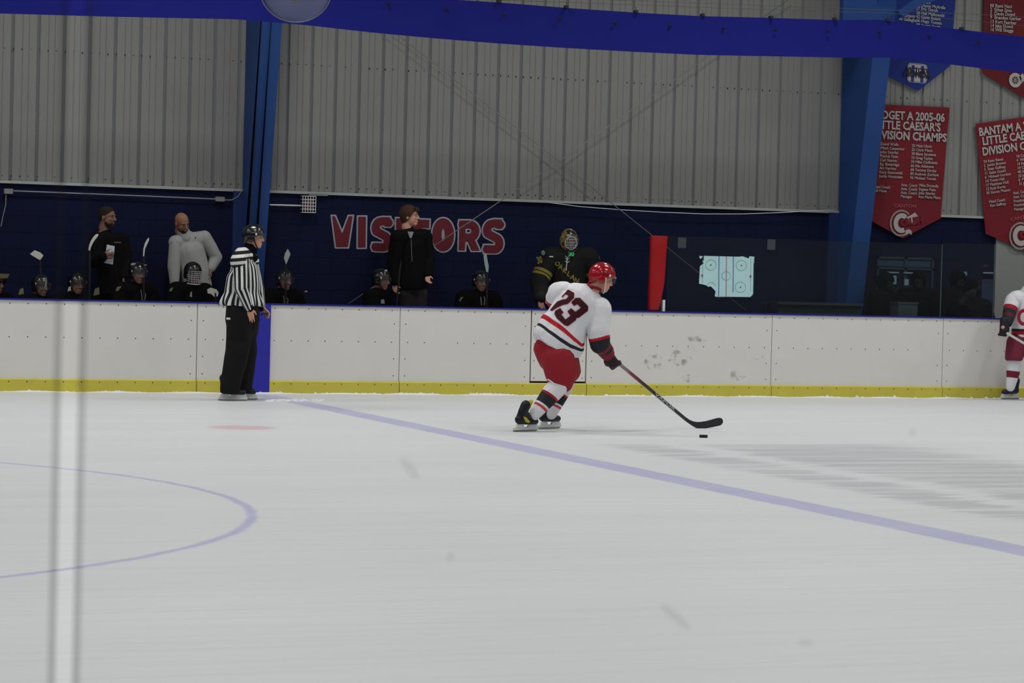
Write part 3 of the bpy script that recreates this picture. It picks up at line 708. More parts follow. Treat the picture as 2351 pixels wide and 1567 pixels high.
def crush(px, py, sc):
    def f(r, right, up, Y):
        c = P(px, py, Y-.014); q = Soup(); nn = np.cross(right, up)
        def pt(x, y, d=0): return c+right*x*sc+up*y*sc-np.array([0, d, 0])
        def fill(poly, d=0): q.add([pt(x, y, d) for x, y in poly], [tuple(range(len(poly)))])
        for w, rr in ((.025, .21), (.025, .20)):
            for a0, b0, c0_, d0 in ribbon(arc(-.06, 0, rr, rr*1.05, 45, 300, 18), w*.7): fill([a0, b0, c0_, d0])
        for a0, b0, c0_, d0 in ribbon(arc(-.05, 0, .115, .13, 50, 300, 18), .085): fill([a0, b0, c0_, d0])
        fill([(.02, .10), (.10, .13), (.20, .19), (.25, .14), (.29, .10), (.27, .03), (.20, -.02), (.10, .02)], .001)
        fill([(.03, -.12), (.10, -.10), (.15, -.13), (.16, -.20), (.10, -.17), (.04, -.21)], .001)
        lg = obj('crest', q, ban_w, r)
        me = text2d('CRUSH', .15*sc, .012*sc, 'LEFT', .001, .9); red = mat('crest_red', (112, 30, 42), .7)
        place(me, pt(-.06, -.05, .004), right+up*.18, up, red, 'crest_lettering', lg)
        me = text2d('CANTON', .085*sc, .0, 'CENTER', .001, 1.2); place(me, pt(.0, .27, .002), right, up, mat('crest_faint', (168, 92, 98), .7), 'crest_town', r)
    return f
BYY = WY-.06
red1 = (112, 26, 36)
T1 = [('MIDGET A 2005-06', 2003, 271, .155, .03, 'LEFT', .87), ("LITTLE CAESAR'S", 2006, 294, .155, .03, 'LEFT', .88), ('DIVISION CHAMPS', 2003, 317, .155, .03, 'LEFT', .88)]
for i, (a, b_) in enumerate((('David Wells', '25 Matt Uhrin'), ('Mitch Carpenter', '25 Chris Mann'), ('John Siterlet', '30 Blase Smetana'), ('Patrick Patin', '33 Greg Taylor'), ('Carl Stamm', '34 Mike Ciuffoletti'), ('B.J. Beveridge', '66 Nic Atkinson'), ('Art Ferrino', '68 Tommy Dircks'), ('Kory Sosnowski', '89 Andrew Zorham'), ('Justin Hoomaian', '96 Michael Tomak'))):
    T1.append((a, 2022-i*.5, 333+i*9.2, .054, .014, 'LEFT', 1.0)); T1.append((b_, 2093-i*.5, 337+i*9.2, .054, .014, 'LEFT', 1.0))
for i, (a, b_) in enumerate((('Asst. Coach', 'Mike Donnelly'), ('Asst. Coach', 'Eugene Patin'), ('Asst. Coach', 'John Siterlet'), ('Manager', 'Ann Marie Mann'))):
    T1.append((a, 2069-i*.5, 427+i*8.8, .055, .014, 'LEFT', .92)); T1.append((b_, 2110-i*.5, 428+i*8.8, .055, .014, 'LEFT', .92))
T1 += [('Head Coach', 2005, 431, .055, .014, 'LEFT', .92), ('Bill Mann', 2007, 440, .055, .014, 'LEFT', .92)]
banner('red pennant banner for Midget A 2005-06 division champs beside the blue column', (1994, 238), (2180, 247), (2160, 501), (2072, 547), (1982, 496), BYY, red1, T1, crush(2076, 512, .78))
T2 = [('BANTAM A 2005-06', 2248, 312, .155, .03, 'LEFT', .86), ("LITTLE CAESAR'S", 2256, 333, .155, .03, 'LEFT', .86), ('DIVISION CHAMPS', 2256, 357, .155, .03, 'LEFT', .86)]
for i, (a, b_) in enumerate((('24 Ryan Bauer', '18 Co'), ('2  Justin Brewer', '4  Wa'), ('5  Sean Gaffney', '19 Pa'), ('11 Gabe Gould', '19 Ch'), ('6  Michael Gordon', '48 An'), ('14 Travis Hall', '20 Jo'), ('17 Matthew Hull', '8  Ma'), ('12 Kyle Korte', '31 Ja'), ('30 Steven Messer', ''))):
    T2.append((a, 2258+i*.8, 374+i*9.0, .054, .014, 'LEFT', 1.0))
    if b_: T2.append((b_, 2333+i*.9, 362+i*9.0, .054, .014, 'LEFT', 1.0))
T2 += [('Head Coach', 2271, 466, .055, .014, 'LEFT', .92), ('Ken Gaffney', 2273, 475, .055, .014, 'LEFT', .92)]
for i, a in enumerate(('Asst. Coach', 'Asst. Coach', 'Practice Coach', 'Practice Coach', 'Manager')): T2.append((a, 2326+i*.6, 446+i*9.5, .055, .014, 'LEFT', .92))
banner('red pennant banner for Bantam A cut off by the right frame edge', (2240, 284), (2425, 258), (2445, 510), (2362, 578), (2263, 536), BYY, red1, T2, crush(2350, 540, .82))
T3 = [(s, 2103, y, .062, .016, 'LEFT', .95) for s, y in (('35 Myers', 6), ('24 Danny McArdle', 14), ('27 Eric Unruh', 22), ('38 Hail Malkowski', 32), ('42 Gavin Roach', 41), ('66 Hugo Tomsic', 50), ('88 Austin Smith', 60))]
T3 += [('Johnson', 2072, 38, .062, .016, 'LEFT', .95), ('Al Gallagher', 2064, 46, .062, .016, 'LEFT', .95)]
def honda(r, right, up, Y):
    c = P(2106, 168, Y-.014); q = Soup(); cn = []
    for sx_, sy_, a0 in ((1, 1, 0), (-1, 1, 90), (-1, -1, 180), (1, -1, 270)): cn += arc(sx_*.10, sy_*.08, .05, .05, a0, a0+90, 5)
    q.prism([c+right*x+up*y for x, y in cn], (0, .002, 0)); lg = obj('badge', q, ban_w, r)
    bl = mat('badge_blue', (40, 50, 130), .6)
    q = Soup()
    for a0, b0, c0_, d0 in ribbon(cn+[cn[0], cn[1]], .006): q.add([c+right*x*.93+up*y*.93-np.array([0, .002, 0]) for x, y in (a0, b0, c0_, d0)], [(0, 1, 2, 3)])
    obj('badge_border', q, bl, lg)
    place(text2d('H', .30, .008, 'CENTER', .0008, 1.0), c-up*.11-np.array([0, .003, 0]), right, up, bl, 'badge_initial', lg)
    place(text2d('VICTORY', .080, .003, 'CENTER', .0012, 1.0), c+up*.015-np.array([0, .006, 0]), right, up, screw_dark, 'badge_lettering', lg)
    place(text2d('HONDA', .104, .005, 'CENTER', .0012, 1.05), c-up*.055-np.array([0, .006, 0]), right, up, screw_dark, 'badge_lettering', lg)
banner('blue pennant banner with white badge, its tip hanging below the band', (2030, -160), (2206, -140), (2181, 152), (2108, 208), (2040, 176), BYY, (26, 44, 120), T3, honda)
T4 = [(s, 2273, y, .066, .017, 'LEFT', .95) for s, y in (('00 Rami Hani', 16), ('2  Ethan Sosa', 25), ('5  Devin Dowd', 34), ('9  Brandon Gerber', 43), ('13 Kurt Faerber', 53), ('14 Jake Dowd', 62), ('16 Will Skaggs', 71))]
def wheel(r, right, up, Y):
    c = P(2331, 184, Y-.014); q = Soup()
    for a0, b0, c0_, d0 in ribbon(arc(0, 0, .075, .075, 0, 360, 22), .05): q.add([c+right*x+up*y for x, y in (a0, b0, c0_, d0)], [(0, 1, 2, 3)])
    for k in range(8):
        a = k*math.pi/4; a0, b0, c0_, d0 = ribbon([(0, 0), (.06*math.cos(a), .06*math.sin(a))], .008)[0]; q.add([c+right*x+up*y for x, y in (a0, b0, c0_, d0)], [(0, 1, 2, 3)])
    q.add([c+right*x+up*y for x, y in ((.06, .05), (.12, .1), (.16, .02), (.10, -.04))], [(0, 1, 2, 3)])
    obj('wheel_crest', q, ban_w, r)
banner('dark red pennant banner with wheel crest in the top right corner', (2262, -160), (2440, -150), (2440, 165), (2352, 226), (2256, 168), BYY, (94, 24, 30), T4, wheel)

# ================================================================== near glass, two panes with a gap
near = glass_mat('near_glass', .885, .004, .02); edge_m = glass_mat('glass_frosted_edge', .66, .06, .2)
XG = .3655; gw = .0068
for s_, x0, x1, lab in ((-1, -1.6, XG-gw, 'near rink glass pane left of the narrow gap'), (1, XG+gw, 3.2, 'wide near rink glass pane right of the narrow gap')):
    q = Soup(); e = .0065
    a_, b_ = (x0, x1-e) if s_ < 0 else (x0+e, x1)
    q.add([(a_, 2.0, 1.0), (b_, 2.0, 1.0), (b_, 2.0, 2.9), (a_, 2.0, 2.9)], [(0, 1, 2, 3)])
    pn = tag(obj('near_glass_pane', q, near), lab, 'glass')
    q = Soup(); c_, d_ = (x1-e, x1) if s_ < 0 else (x0, x0+e)
    q.add([(c_, 2.0, 1.0), (d_, 2.0, 1.0), (d_, 2.0, 2.9), (c_, 2.0, 2.9)], [(0, 1, 2, 3)]); obj('frosted_edge', q, edge_m, pn)
    if s_ > 0:
        scm = mat('glass_scuff', (70, 72, 70), .8, alpha=.12)
        for (x_, y_, w, h, an) in ((942, 1075, .004, .012, .7), (1552, 1415, .004, .019, .9), (1035, 1278, .0035, .004, 0), (1850, 1475, .008, .003, 0), (2095, 992, .003, .004, 0)):
            p = P(x_, y_, 1.998); q = Soup(); D = []
            for t in [2*math.pi*i/16 for i in range(16)]:
                u_, v_ = w*math.cos(t), h*math.sin(t); D.append((p[0]+u_*math.cos(an)+v_*math.sin(an), 1.9985, p[2]-u_*math.sin(an)*-1*0+v_*math.cos(an)*1 if an == 0 else p[2]-v_*math.cos(an)*1+u_*math.sin(an)))
            q.add(D, [tuple(range(16))]); obj('scuff_mark', q, scm, pn)
for a_, b_, lab in ((-1.6, XG-.002, 'near dasher board left of the glass gap'), (XG+.002, 3.2, 'near dasher board right of the glass gap')):
    q = Soup(); q.box(a_, b_, 1.86, 1.96, 0, .975); r = tag(obj('near_board', q, white_board), lab, 'rink board')
    q = Soup(); q.box(a_, b_, 1.85, 2.02, .976, .995); obj('cap_rail', q, cap_blue, r)
#PEOPLE
# ================================================================== people
UP = np.array([0, 0, 1.])
def v3(*a): return np.array(a, float)
class Head:
    def __init__(s, c, f, up=UP, k=1.):
        s.c = np.asarray(c, float); s.f = nrm(f); up = np.asarray(up, float); s.u = nrm(up-s.f*np.dot(up, s.f)); s.l = np.cross(s.u, s.f); s.k = k
    def p(s, f, l, u): return s.c+s.k*(s.f*f+s.l*l+s.u*u)
def head_soup(q, h):
    k = h.k
    def e(c, a, b, d): q.ell(h.p(*c), h.f*a*k, h.l*b*k, h.u*d*k, 18, 12)
    e((-.012, 0, .035), .098, .077, .088); e((.022, 0, -.03), .066, .062, .082); e((.055, 0, -.088), .032, .034, .026)
    e((.070, 0, .030), .022, .052, .014); e((.062, .036, -.020), .022, .020, .020); e((.062, -.036, -.020), .022, .020, .020)
    e((.082, 0, -.056), .016, .026, .007); e((.080, 0, -.068), .015, .022, .008)
    q.cap(h.p(.086, 0, .020), .010*k, h.p(.106, 0, -.022), .014*k); e((.094, .010, -.026), .010, .008, .007); e((.094, -.010, -.026), .010, .008, .007)
    for s_ in (1, -1): e((-.012, .078*s_, -.006), .020, .010, .031)
    q.cap(h.p(-.025, 0, -.05), .055*k, h.p(-.045, 0, -.125), .058*k)
def face_bits(r, h):
    for s_ in (1, -1):
        q = Soup(); q.ell(h.p(.078, .031*s_, .006), h.f*.009*h.k, h.l*.012*h.k, h.u*.0055*h.k, 10, 6); e = obj('eye', q, eye_white, r, True)
        q = Soup(); q.ell(h.p(.086, .031*s_, .006), h.f*.004*h.k, h.l*.0055*h.k, h.u*.0052*h.k, 8, 5); obj('iris', q, black_shell, e, True)
        q = Soup(); q.tube([h.p(.088, (.016+.010*i)*s_, .026+(.004 if i == 1 else 0)) for i in range(4)], .0042*h.k, 5); obj('eyebrow', q, hair_dark, r)
def shell(name, h, mt, parent, a=.118, b=.092, d=.118, cu=.03, front=.035, side=-.02, back=-.06, thick=.010, cf=-.008, ridge=0., keep=None):
    """open dome around the head: covers down to 'front' height at the face, 'side' at the ears, 'back' behind"""
    q = Soup(); n, k = 40, 16; V = []; Fc = []
    top = h.p(cf, 0, cu+d)
    for i in range(k+1):
        for j in range(n):
            t = 2*math.pi*j/n; ct, st = math.cos(t), math.sin(t)
            lim = front*max(0, ct)**1.2+side*(1-abs(ct))+back*max(0, -ct)
            z1 = max(-.99, min(.99, (lim-cu)/d)); ph0, ph1 = math.pi/2, math.asin(z1); ph = ph0+(ph1-ph0)*i/k
            rr = math.cos(ph); zz = math.sin(ph)
            if zz < 0: rr = max(rr, .93-.25*zz*zz)
            bulge = 1+ridge*(math.cos(6*t)*.5)*math.exp(-((ph-.6)/.35)**2)
            V.append(h.p(cf+a*rr*ct*bulge, b*rr*st*bulge, cu+d*zz*bulge))
    for i in range(k):
        for j in range(n): Fc.append((i*n+j, (i+1)*n+j, (i+1)*n+(j+1) % n, i*n+(j+1) % n))
    q.add(V, Fc); o = obj(name, q, mt, parent, True)
    so = o.modifiers.new('t', 'SOLIDIFY'); so.thickness = thick; so.offset = -1
    return o
def helmet(r, h, mt, lab=None, visor=None, cage=None, strap=None, earcup=True, vents=True, scale=1.):
    o = shell('helmet', h, mt, r, .128*scale, .104*scale, .128*scale, .028, .048, .0, -.075, ridge=.03)
    if lab: o['label'] = lab
    if earcup:
        for s_ in (1, -1):
            q = Soup(); q.ell(h.p(-.020, .094*s_, -.012), h.f*.040, h.l*.010, h.u*.045, 14, 8); obj('ear_guard', q, mt, o, True)
    q = Soup(); q.tube([h.p(-.008+.131*scale*math.cos(t), .107*scale*math.sin(t), .052) for t in np.linspace(-1.9, 1.9, 24)], .004); obj('shell_seam', q, mt, o, True)
    if vents:
        for (f_, l_, u_) in ((.075, .045, .125), (.075, -.045, .125), (.03, .075, .115), (.03, -.075, .115), (-.06, .06, .11), (-.06, -.06, .11)):
            q = Soup(); c = v3(f_-(-.008), l_, u_-.028); c = c/np.array([.128, .104, .128])/scale; c = c/np.linalg.norm(c)*np.array([.128, .104, .128])*scale*1.003+v3(-.008, 0, .028)
            q.ell(h.p(*c), h.f*.014, h.l*.006, h.u*.006, 8, 5); obj('vent', q, screw_dark, o, True)
    if strap:
        for s_ in (1, -1):
            q = Soup(); q.tube([h.p(.005, .098*s_, .01), h.p(.02, .090*s_, -.04), h.p(.045, .05*s_, -.10), h.p(.055, 0, -.118)], .006, 6, 1.6); obj('chin_strap', q, strap, r, True)
    if visor:
        q = Soup(); n, k = 22, 6; V = []; Fc = []
        for i in range(k+1):
            for j in range(n+1):
                t = -1.25+2.5*j/n; V.append(h.p(-.008+.138*math.cos(t), .112*math.sin(t), .060-(.085-.02*abs(t))*i/k))
        for i in range(k):
            for j in range(n): Fc.append((i*(n+1)+j, i*(n+1)+j+1, (i+1)*(n+1)+j+1, (i+1)*(n+1)+j))
        q.add(V, Fc); obj('visor', q, clear_visor, r, True)
        q = Soup()
        for s_ in (1, -1): q.ell(h.p(.035, .108*s_, .040), h.f*.010, h.l*.004, h.u*.014, 8, 5)
        obj('visor_mount', q, white_plastic, o)
    if cage:
        q = Soup(); A = lambda t, u: h.p(.0+(.135-.35*max(0, -u-.06)**1.2)*math.cos(t), .098*math.sin(t)*(1-1.6*max(0, -u-.05)), u)
        for u in (.045, .022, -.002, -.026, -.052, -.078, -.104): q.tube([A(t, u) for t in np.linspace(-1.35, 1.35, 17)], .0028, 5)
        for t in (-1.1, -.75, -.42, -.14, .14, .42, .75, 1.1): q.tube([A(t, u) for u in np.linspace(.045, -.110, 9)], .0028, 5)
        q.tube([A(t, .045) for t in np.linspace(-1.45, 1.45, 17)]+[A(1.35, -.104)], .004, 5)
        q.tube([A(t, -.112) for t in np.linspace(-1.3, 1.3, 17)], .005, 6); obj('face_cage', q, cage, r)
    return o
def hand_soup(q, w, d, n, side, curl=.35, spread=.10, k=1.):
    """palm + five fingers: w wrist, d towards the fingers, n out of the palm, side = thumb side"""
    d = nrm(d); n = nrm(np.asarray(n)-d*np.dot(n, d)); s_ = nrm(np.asarray(side)-d*np.dot(side, d)-n*np.dot(side, n)); w = np.asarray(w, float)
    q.cap(w, .026*k, w+d*.03*k, .030*k, 1.1, .65, s_)
    q.cap(w+d*.030*k+s_*.014*k, .022*k, w+d*.078*k+s_*.020*k, .021*k, 1., .62, s_); q.cap(w+d*.030*k-s_*.014*k, .022*k, w+d*.074*k-s_*.022*k, .019*k, 1., .62, s_)
    for i, (off, L) in enumerate(((.033, .070), (.011, .079), (-.011, .073), (-.032, .058))):
        p = w+d*(.080-.004*abs(i-1))*k+s_*off*k; a = 0; dd = nrm(d+s_*off*spread*20)
        for j, f_ in enumerate((.42, .32, .26)):
            a += curl*(.7, 1.1, .8)[j]; e = p+(dd*math.cos(a)+n*math.sin(a))*L*f_*k; q.cap(p, (.0092-.0007*j)*k, e, (.0087-.0008*j)*k, n=9, k=3); p = e
    p = w+d*.022*k+s_*.030*k; e = p+(d*.55+s_*.62+n*.25)*.040*k; q.cap(p, .0125*k, e, .0105*k, n=9, k=3); e2 = e+(d*.8+s_*.25+n*.35)*.034*k; q.cap(e, .0105*k, e2, .0085*k, n=9, k=3)
def limb(q, a, ra, m, rm, b, rb, side=None):
    q.cap(a, ra, m, rm, side=side); q.cap(m, rm, b, rb, side=side)
def body_soup(J, hands=True, torso=1., slim=1., feet=True):
    """J: joints in metres; one continuous body"""
    q = Soup(); h = J['head']; lat = nrm(J['shR']-J['shL'])
    head_soup(q, h)
    q.cap(h.p(-.04, 0, -.10), .056, J['neck'], .064)
    q.cap(J['neck'], .07, J['chest'], .115*torso*slim, 1.25, .85, lat); q.cap(J['chest'], .125*slim, J['belly'], .115*slim, 1.2, .9, lat); q.cap(J['belly'], .115*slim, J['pelvis'], .125*slim, 1.2, .95, lat)
    q.cap(J['shL']*.8+J['neck']*.2, .065, J['shR']*.8+J['neck']*.2, .065)
    for S_ in 'LR':
        q.cap(J['neck'], .05, J['sh'+S_], .058); limb(q, J['sh'+S_], .058, J['el'+S_], .042, J['wr'+S_], .028)
        q.cap(J['pelvis'], .11*slim, J['hip'+S_], .095*slim); limb(q, J['hip'+S_], .09*slim, J['kn'+S_], .058*slim, J['an'+S_], .040*slim)
        ft = J.get('ft'+S_); ft = nrm(ft if ft is not None else v3(0, -1, 0)); a = J['an'+S_]
        if feet: q.cap(a-ft*.03-UP*.035, .038, a+ft*.12-UP*.05, .030, 1.2, .8, np.cross(ft, UP)); q.cap(a, .04, a-UP*.03, .038)
        else: q.cap(a-UP*.01, .036, a+nrm(ft)*.035-UP*.02, .028)
        if hands:
            w = J['wr'+S_]; d, n, s_, c = J.get('ha'+S_, (w-J['el'+S_], h.f, h.f, .35)); hand_soup(q, w, d, n, s_, c)
        else:
            w = J['wr'+S_]; d = nrm(w-J['el'+S_]); q.cap(w, .028, w+d*.03, .028)
    return q
def around2(me, P_, seam, n):
    """stripes running along a bent limb"""
    V = co(me); best = np.full(len(V), 1e9); T = np.zeros(len(V))
    for a, b in zip(P_[:-1], P_[1:]):
        a, b = np.asarray(a), np.asarray(b); w = nrm(b-a); s_ = nrm(np.asarray(seam)-w*np.dot(seam, w)); q_ = np.cross(w, s_); d = V-a; k = np.clip((d@w)/np.linalg.norm(b-a), 0, 1)
        dist = np.linalg.norm(V-(a+np.outer(k, b-a)), axis=1); t = (np.arctan2(d@q_, -(d@s_))/(2*math.pi)+.5)*n; m_ = dist < best; best[m_] = dist[m_]; T[m_] = t[m_]
    at = me.attributes.new('t', 'FLOAT', 'POINT'); at.data.foreach_set('value', T.astype(np.float32))
def mid(a, b, t=.5): return np.asarray(a)*(1-t)+np.asarray(b)*t

def standing(root, yaw, H=1.80, lean=0., twist=0.):
    """upright default joints; yaw = heading angle, 0 looks towards the camera side (-Y), positive turns to +X"""
    f = v3(math.sin(yaw), -math.cos(yaw), 0); r_ = v3(-math.cos(yaw), -math.sin(yaw), 0)   # r_ = person's right
    s = H/1.80; root = np.asarray(root, float); g = lambda x, y, z: root+(r_*x+f*y+UP*z)*s
    J = dict(pelvis=g(0, 0, .95), belly=g(0, .01, 1.12), chest=g(0, .0, 1.33), neck=g(0, -.01, 1.51))
    for S_, k in (('R', 1), ('L', -1)):
        J['sh'+S_] = g(.185*k, -.01, 1.45); J['el'+S_] = g(.235*k, -.03, 1.14); J['wr'+S_] = g(.24*k, .06, .90)
        J['hip'+S_] = g(.09*k, 0, .90); J['kn'+S_] = g(.10*k, .02, .50); J['an'+S_] = g(.11*k, -.01, .09); J['ft'+S_] = f
        J['ha'+S_] = (v3(0, 0, -1)+f*.2, -r_*k, f, .35)
    J['head'] = Head(g(0, .03, 1.665), f, UP, s*1.0); J['f'] = f; J['r'] = r_; J['s'] = s
    return J
def seated(root, yaw, headp=None, seat=.48, hf=None):
    f = v3(math.sin(yaw), -math.cos(yaw), 0); r_ = v3(-math.cos(yaw), -math.sin(yaw), 0); root = np.asarray(root, float); g = lambda x, y, z: root+r_*x+f*y+UP*z
    J = dict(pelvis=g(0, 0, seat+.10), belly=g(0, .04, seat+.26), chest=g(0, .09, seat+.45), neck=g(0, .12, seat+.62))
    for S_, k in (('R', 1), ('L', -1)):
        J['sh'+S_] = g(.19*k, .11, seat+.56); J['el'+S_] = g(.27*k, .17, seat+.30); J['wr'+S_] = g(.15*k, .36, seat+.20)
        J['hip'+S_] = g(.09*k, .02, seat+.08); J['kn'+S_] = g(.17*k, .42, seat+.06); J['an'+S_] = g(.17*k, .40, .10); J['ft'+S_] = f; J['ha'+S_] = (f-UP*.3, -UP, -r_*k, .7)
    J['head'] = Head(g(0, .16, seat+.765), hf if hf is not None else f, UP, .97); J['f'] = f; J['r'] = r_; J['s'] = 1
    return J
def shift(J, d):
    for k, v in J.items():
        if isinstance(v, np.ndarray) and k not in ('f', 'r', 'ftL', 'ftR'): J[k] = v+d
        elif isinstance(v, Head): v.c = v.c+d
    return J
def top_garment(r, J, name, mt, pad=.03, hem=.12, attr=None, sleeve_mt=None, cuff=.93, seed=1, voxel=.012, sleeve_name='sleeve', belly=1., hemr=.0, wr=.007):
    lat = nrm(J['shR']-J['shL']); q = Soup(); hemp = J['pelvis']-nrm(J['belly']-J['pelvis'])*hem
    q.cap(mid(J['neck'], J['chest'], .15), .075+pad*.4, J['chest'], .115+pad, 1.25, .88, lat); q.cap(J['chest'], .122+pad, J['belly'], (.118+pad)*belly, 1.2, .92, lat)
    q.cap(J['belly'], (.118+pad)*belly, hemp, .125+pad+hemr, 1.2, .95, lat)
    q.cap(J['shL'], .062+pad, J['shR'], .062+pad); q.cap(J['neck'], .066+pad*.3, mid(J['shL'], J['shR']), .075+pad)
    o = blob(name, q, mt, r, voxel, 7)
    V = co(o.data); ax = nrm(J['belly']-J['pelvis']); k = (V-hemp)@ax; lo = k < 0.0; V[lo] -= np.outer(k[lo], ax)*.9; setco(o.data, V); wrinkle(o.data, wr, seed)
    sl = []
    for S_ in 'LR':
        a, e, w = J['sh'+S_], J['el'+S_], J['wr'+S_]; c = mid(e, w, cuff)
        q = Soup(); q.cap(a, .060+pad, e, .048+pad); q.cap(e, .048+pad, c, .034+pad*.75)
        s_ = blob(sleeve_name, q, sleeve_mt or mt, o, voxel, 5); wrinkle(s_.data, wr*.8, seed+5); sl.append(s_)
    return o, sl, hemp
def trousers(r, J, name, mt, pad=.03, seed=2, cuffr=.06, voxel=.012, length=.92):
    q = Soup(); lat = nrm(J['shR']-J['shL'])
    q.cap(J['pelvis']+UP*.06, .125+pad*.6, J['pelvis']-UP*.02, .135+pad*.6, 1.2, .95, lat)
    for S_ in 'LR':
        a, k, n = J['hip'+S_], J['kn'+S_], J['an'+S_]; e = mid(k, n, length); q.cap(a, .095+pad, k, .066+pad); q.cap(k, .066+pad, e, cuffr+pad*.5)
    o = blob(name, q, mt, r, voxel, 5); wrinkle(o.data, .007, seed); return o
def shoes(r, J):
    for S_ in 'LR':
        a = J['an'+S_]; f = nrm(J['ft'+S_]); q = Soup(); q.cap(a-f*.035-UP*.03, .045, a+f*.15-UP*.05, .038, 1.1, .85, np.cross(f, UP)); q.cap(a, .05, a-UP*.04, .048)
        o = blob('shoe', q, black_boot, r, .01, 3); V = co(o.data); V[:, 2] = np.maximum(V[:, 2], a[2]-.09); setco(o.data, V)

def skate(r, heel, f, up=UP, boot_mt=None, trim=None, lab=None, L=.285, laces=True, tongue=None, lean=0.):
    """heel = rear contact point of the blade, f = direction to the toe"""
    heel = np.asarray(heel, float); f = nrm(f); up = nrm(np.asarray(up)-f*np.dot(up, f)); l = np.cross(up, f)
    g = lambda a, b, c: heel+f*a+l*b+up*c
    q = Soup(); q.cap(g(.045, 0, .112), .040, g(.17, 0, .100), .040, 1.0, 1., l); q.cap(g(.17, 0, .098), .040, g(.255, 0, .094), .036, 1.1, .9, l)
    q.cap(g(.060, 0, .11), .043, g(.055+lean*.6, 0, .19), .046, .9, 1.05, l); q.cap(g(.055+lean*.6, 0, .19), .045, g(.045+lean*1.3, 0, .245), .048, .9, 1.05, l); q.cap(g(.07+lean*.5, 0, .18), .042, g(.17, 0, .115), .038, .95, 1, l)
    b = blob('skate_boot', q, boot_mt or black_boot, r, .008, 3)
    V = co(b.data); k = (V-heel)@up; lo = k < .068; V[lo] += np.outer(.068-k[lo], up); setco(b.data, V)
    if lab: b['label'] = lab
    h = Soup()
    prof = [(.0, .022), (.300, .022), (.305, .034), (.275, .070), (.175, .070), (.180, .052), (.165, .042), (.125, .042), (.110, .052), (.108, .070), (.015, .070), (-.005, .036)]
    # split into convex-ish pieces so the opening under the arch stays open
    for poly in ([(-.005, .018), (.305, .018), (.305, .040), (-.005, .040)], [(.0, .038), (.128, .038), (.110, .052), (.108, .072), (.018, .072)], [(.160, .038), (.305, .038), (.280, .072), (.176, .072), (.178, .052)]):
        h.prism([g(x, -.010, z) for x, z in poly], l*.020)
    obj('blade_holder', h, white_plastic, b)
    s_ = Soup(); s_.prism([g(x, -.0018, z) for x, z in ((.0, .0), (.28, .0), (.305, .008), (.310, .020), (-.014, .020), (-.012, .006))], l*.0036); obj('blade', s_, steel, b)
    if laces:
        s_ = Soup()
        for i in range(6):
            t = i/5; c = g(.095+lean*(1-t)+.085*t, 0, .245-.095*t); s_.tube([c-l*.022+f*.004, c+f*.014+up*.008, c+l*.022+f*.004], .0028, 5)
        obj('laces', s_, white_paint, b)
    if tongue:
        s_ = Soup(); s_.cap(g(.085+lean*1.2, 0, .235), .03, g(.10+lean*1.4, 0, .275), .026, 1, .5, l); s_ = obj('tongue', s_, tongue, b, True)
    if trim:
        s_ = Soup()
        for sd in (1, -1): s_.prism([g(x, sd*(.0405+.002), z) for x, z in ((.05, .15), (.085, .145), (.15, .10), (.13, .088), (.09, .10))], l*sd*.003)
        obj('side_trim', s_, trim, b)
    return b, g
def glove(r, w, d, n, side, mt, cuff_mt=None, k=1.25, curl=.75):
    """padded hockey glove closed on a shaft"""
    q = Soup(); d = nrm(d); n = nrm(np.asarray(n)-d*np.dot(n, d)); s_ = nrm(np.asarray(side)-d*np.dot(side, d)-n*np.dot(side, n)); w = np.asarray(w, float)
    q.cap(w-d*.05, .052, w+d*.02, .048, 1.1, .95, s_); q.cap(w+d*.02, .05, w+d*.085, .048, 1.1, .75, s_)
    for i, off in enumerate((.042, .015, -.013, -.040)):
        p = w+d*.095+s_*off; a = 0
        for j in range(3):
            a += curl*(.7, 1.1, .9)[j]; e = p+(d*math.cos(a)+n*math.sin(a))*.034; q.cap(p, .0165, e, .0155, n=10, k=3); p = e
    p = w+d*.03+s_*.05; e = p+(d*.7+s_*.3+n*.5)*.05; q.cap(p, .020, e, .018, n=10, k=3); q.cap(e, .018, e+(d*.6+n*.7-s_*.2)*.04, .016, n=10, k=3)
    o = blob('glove', q, mt, r, .007, 2)
    return o
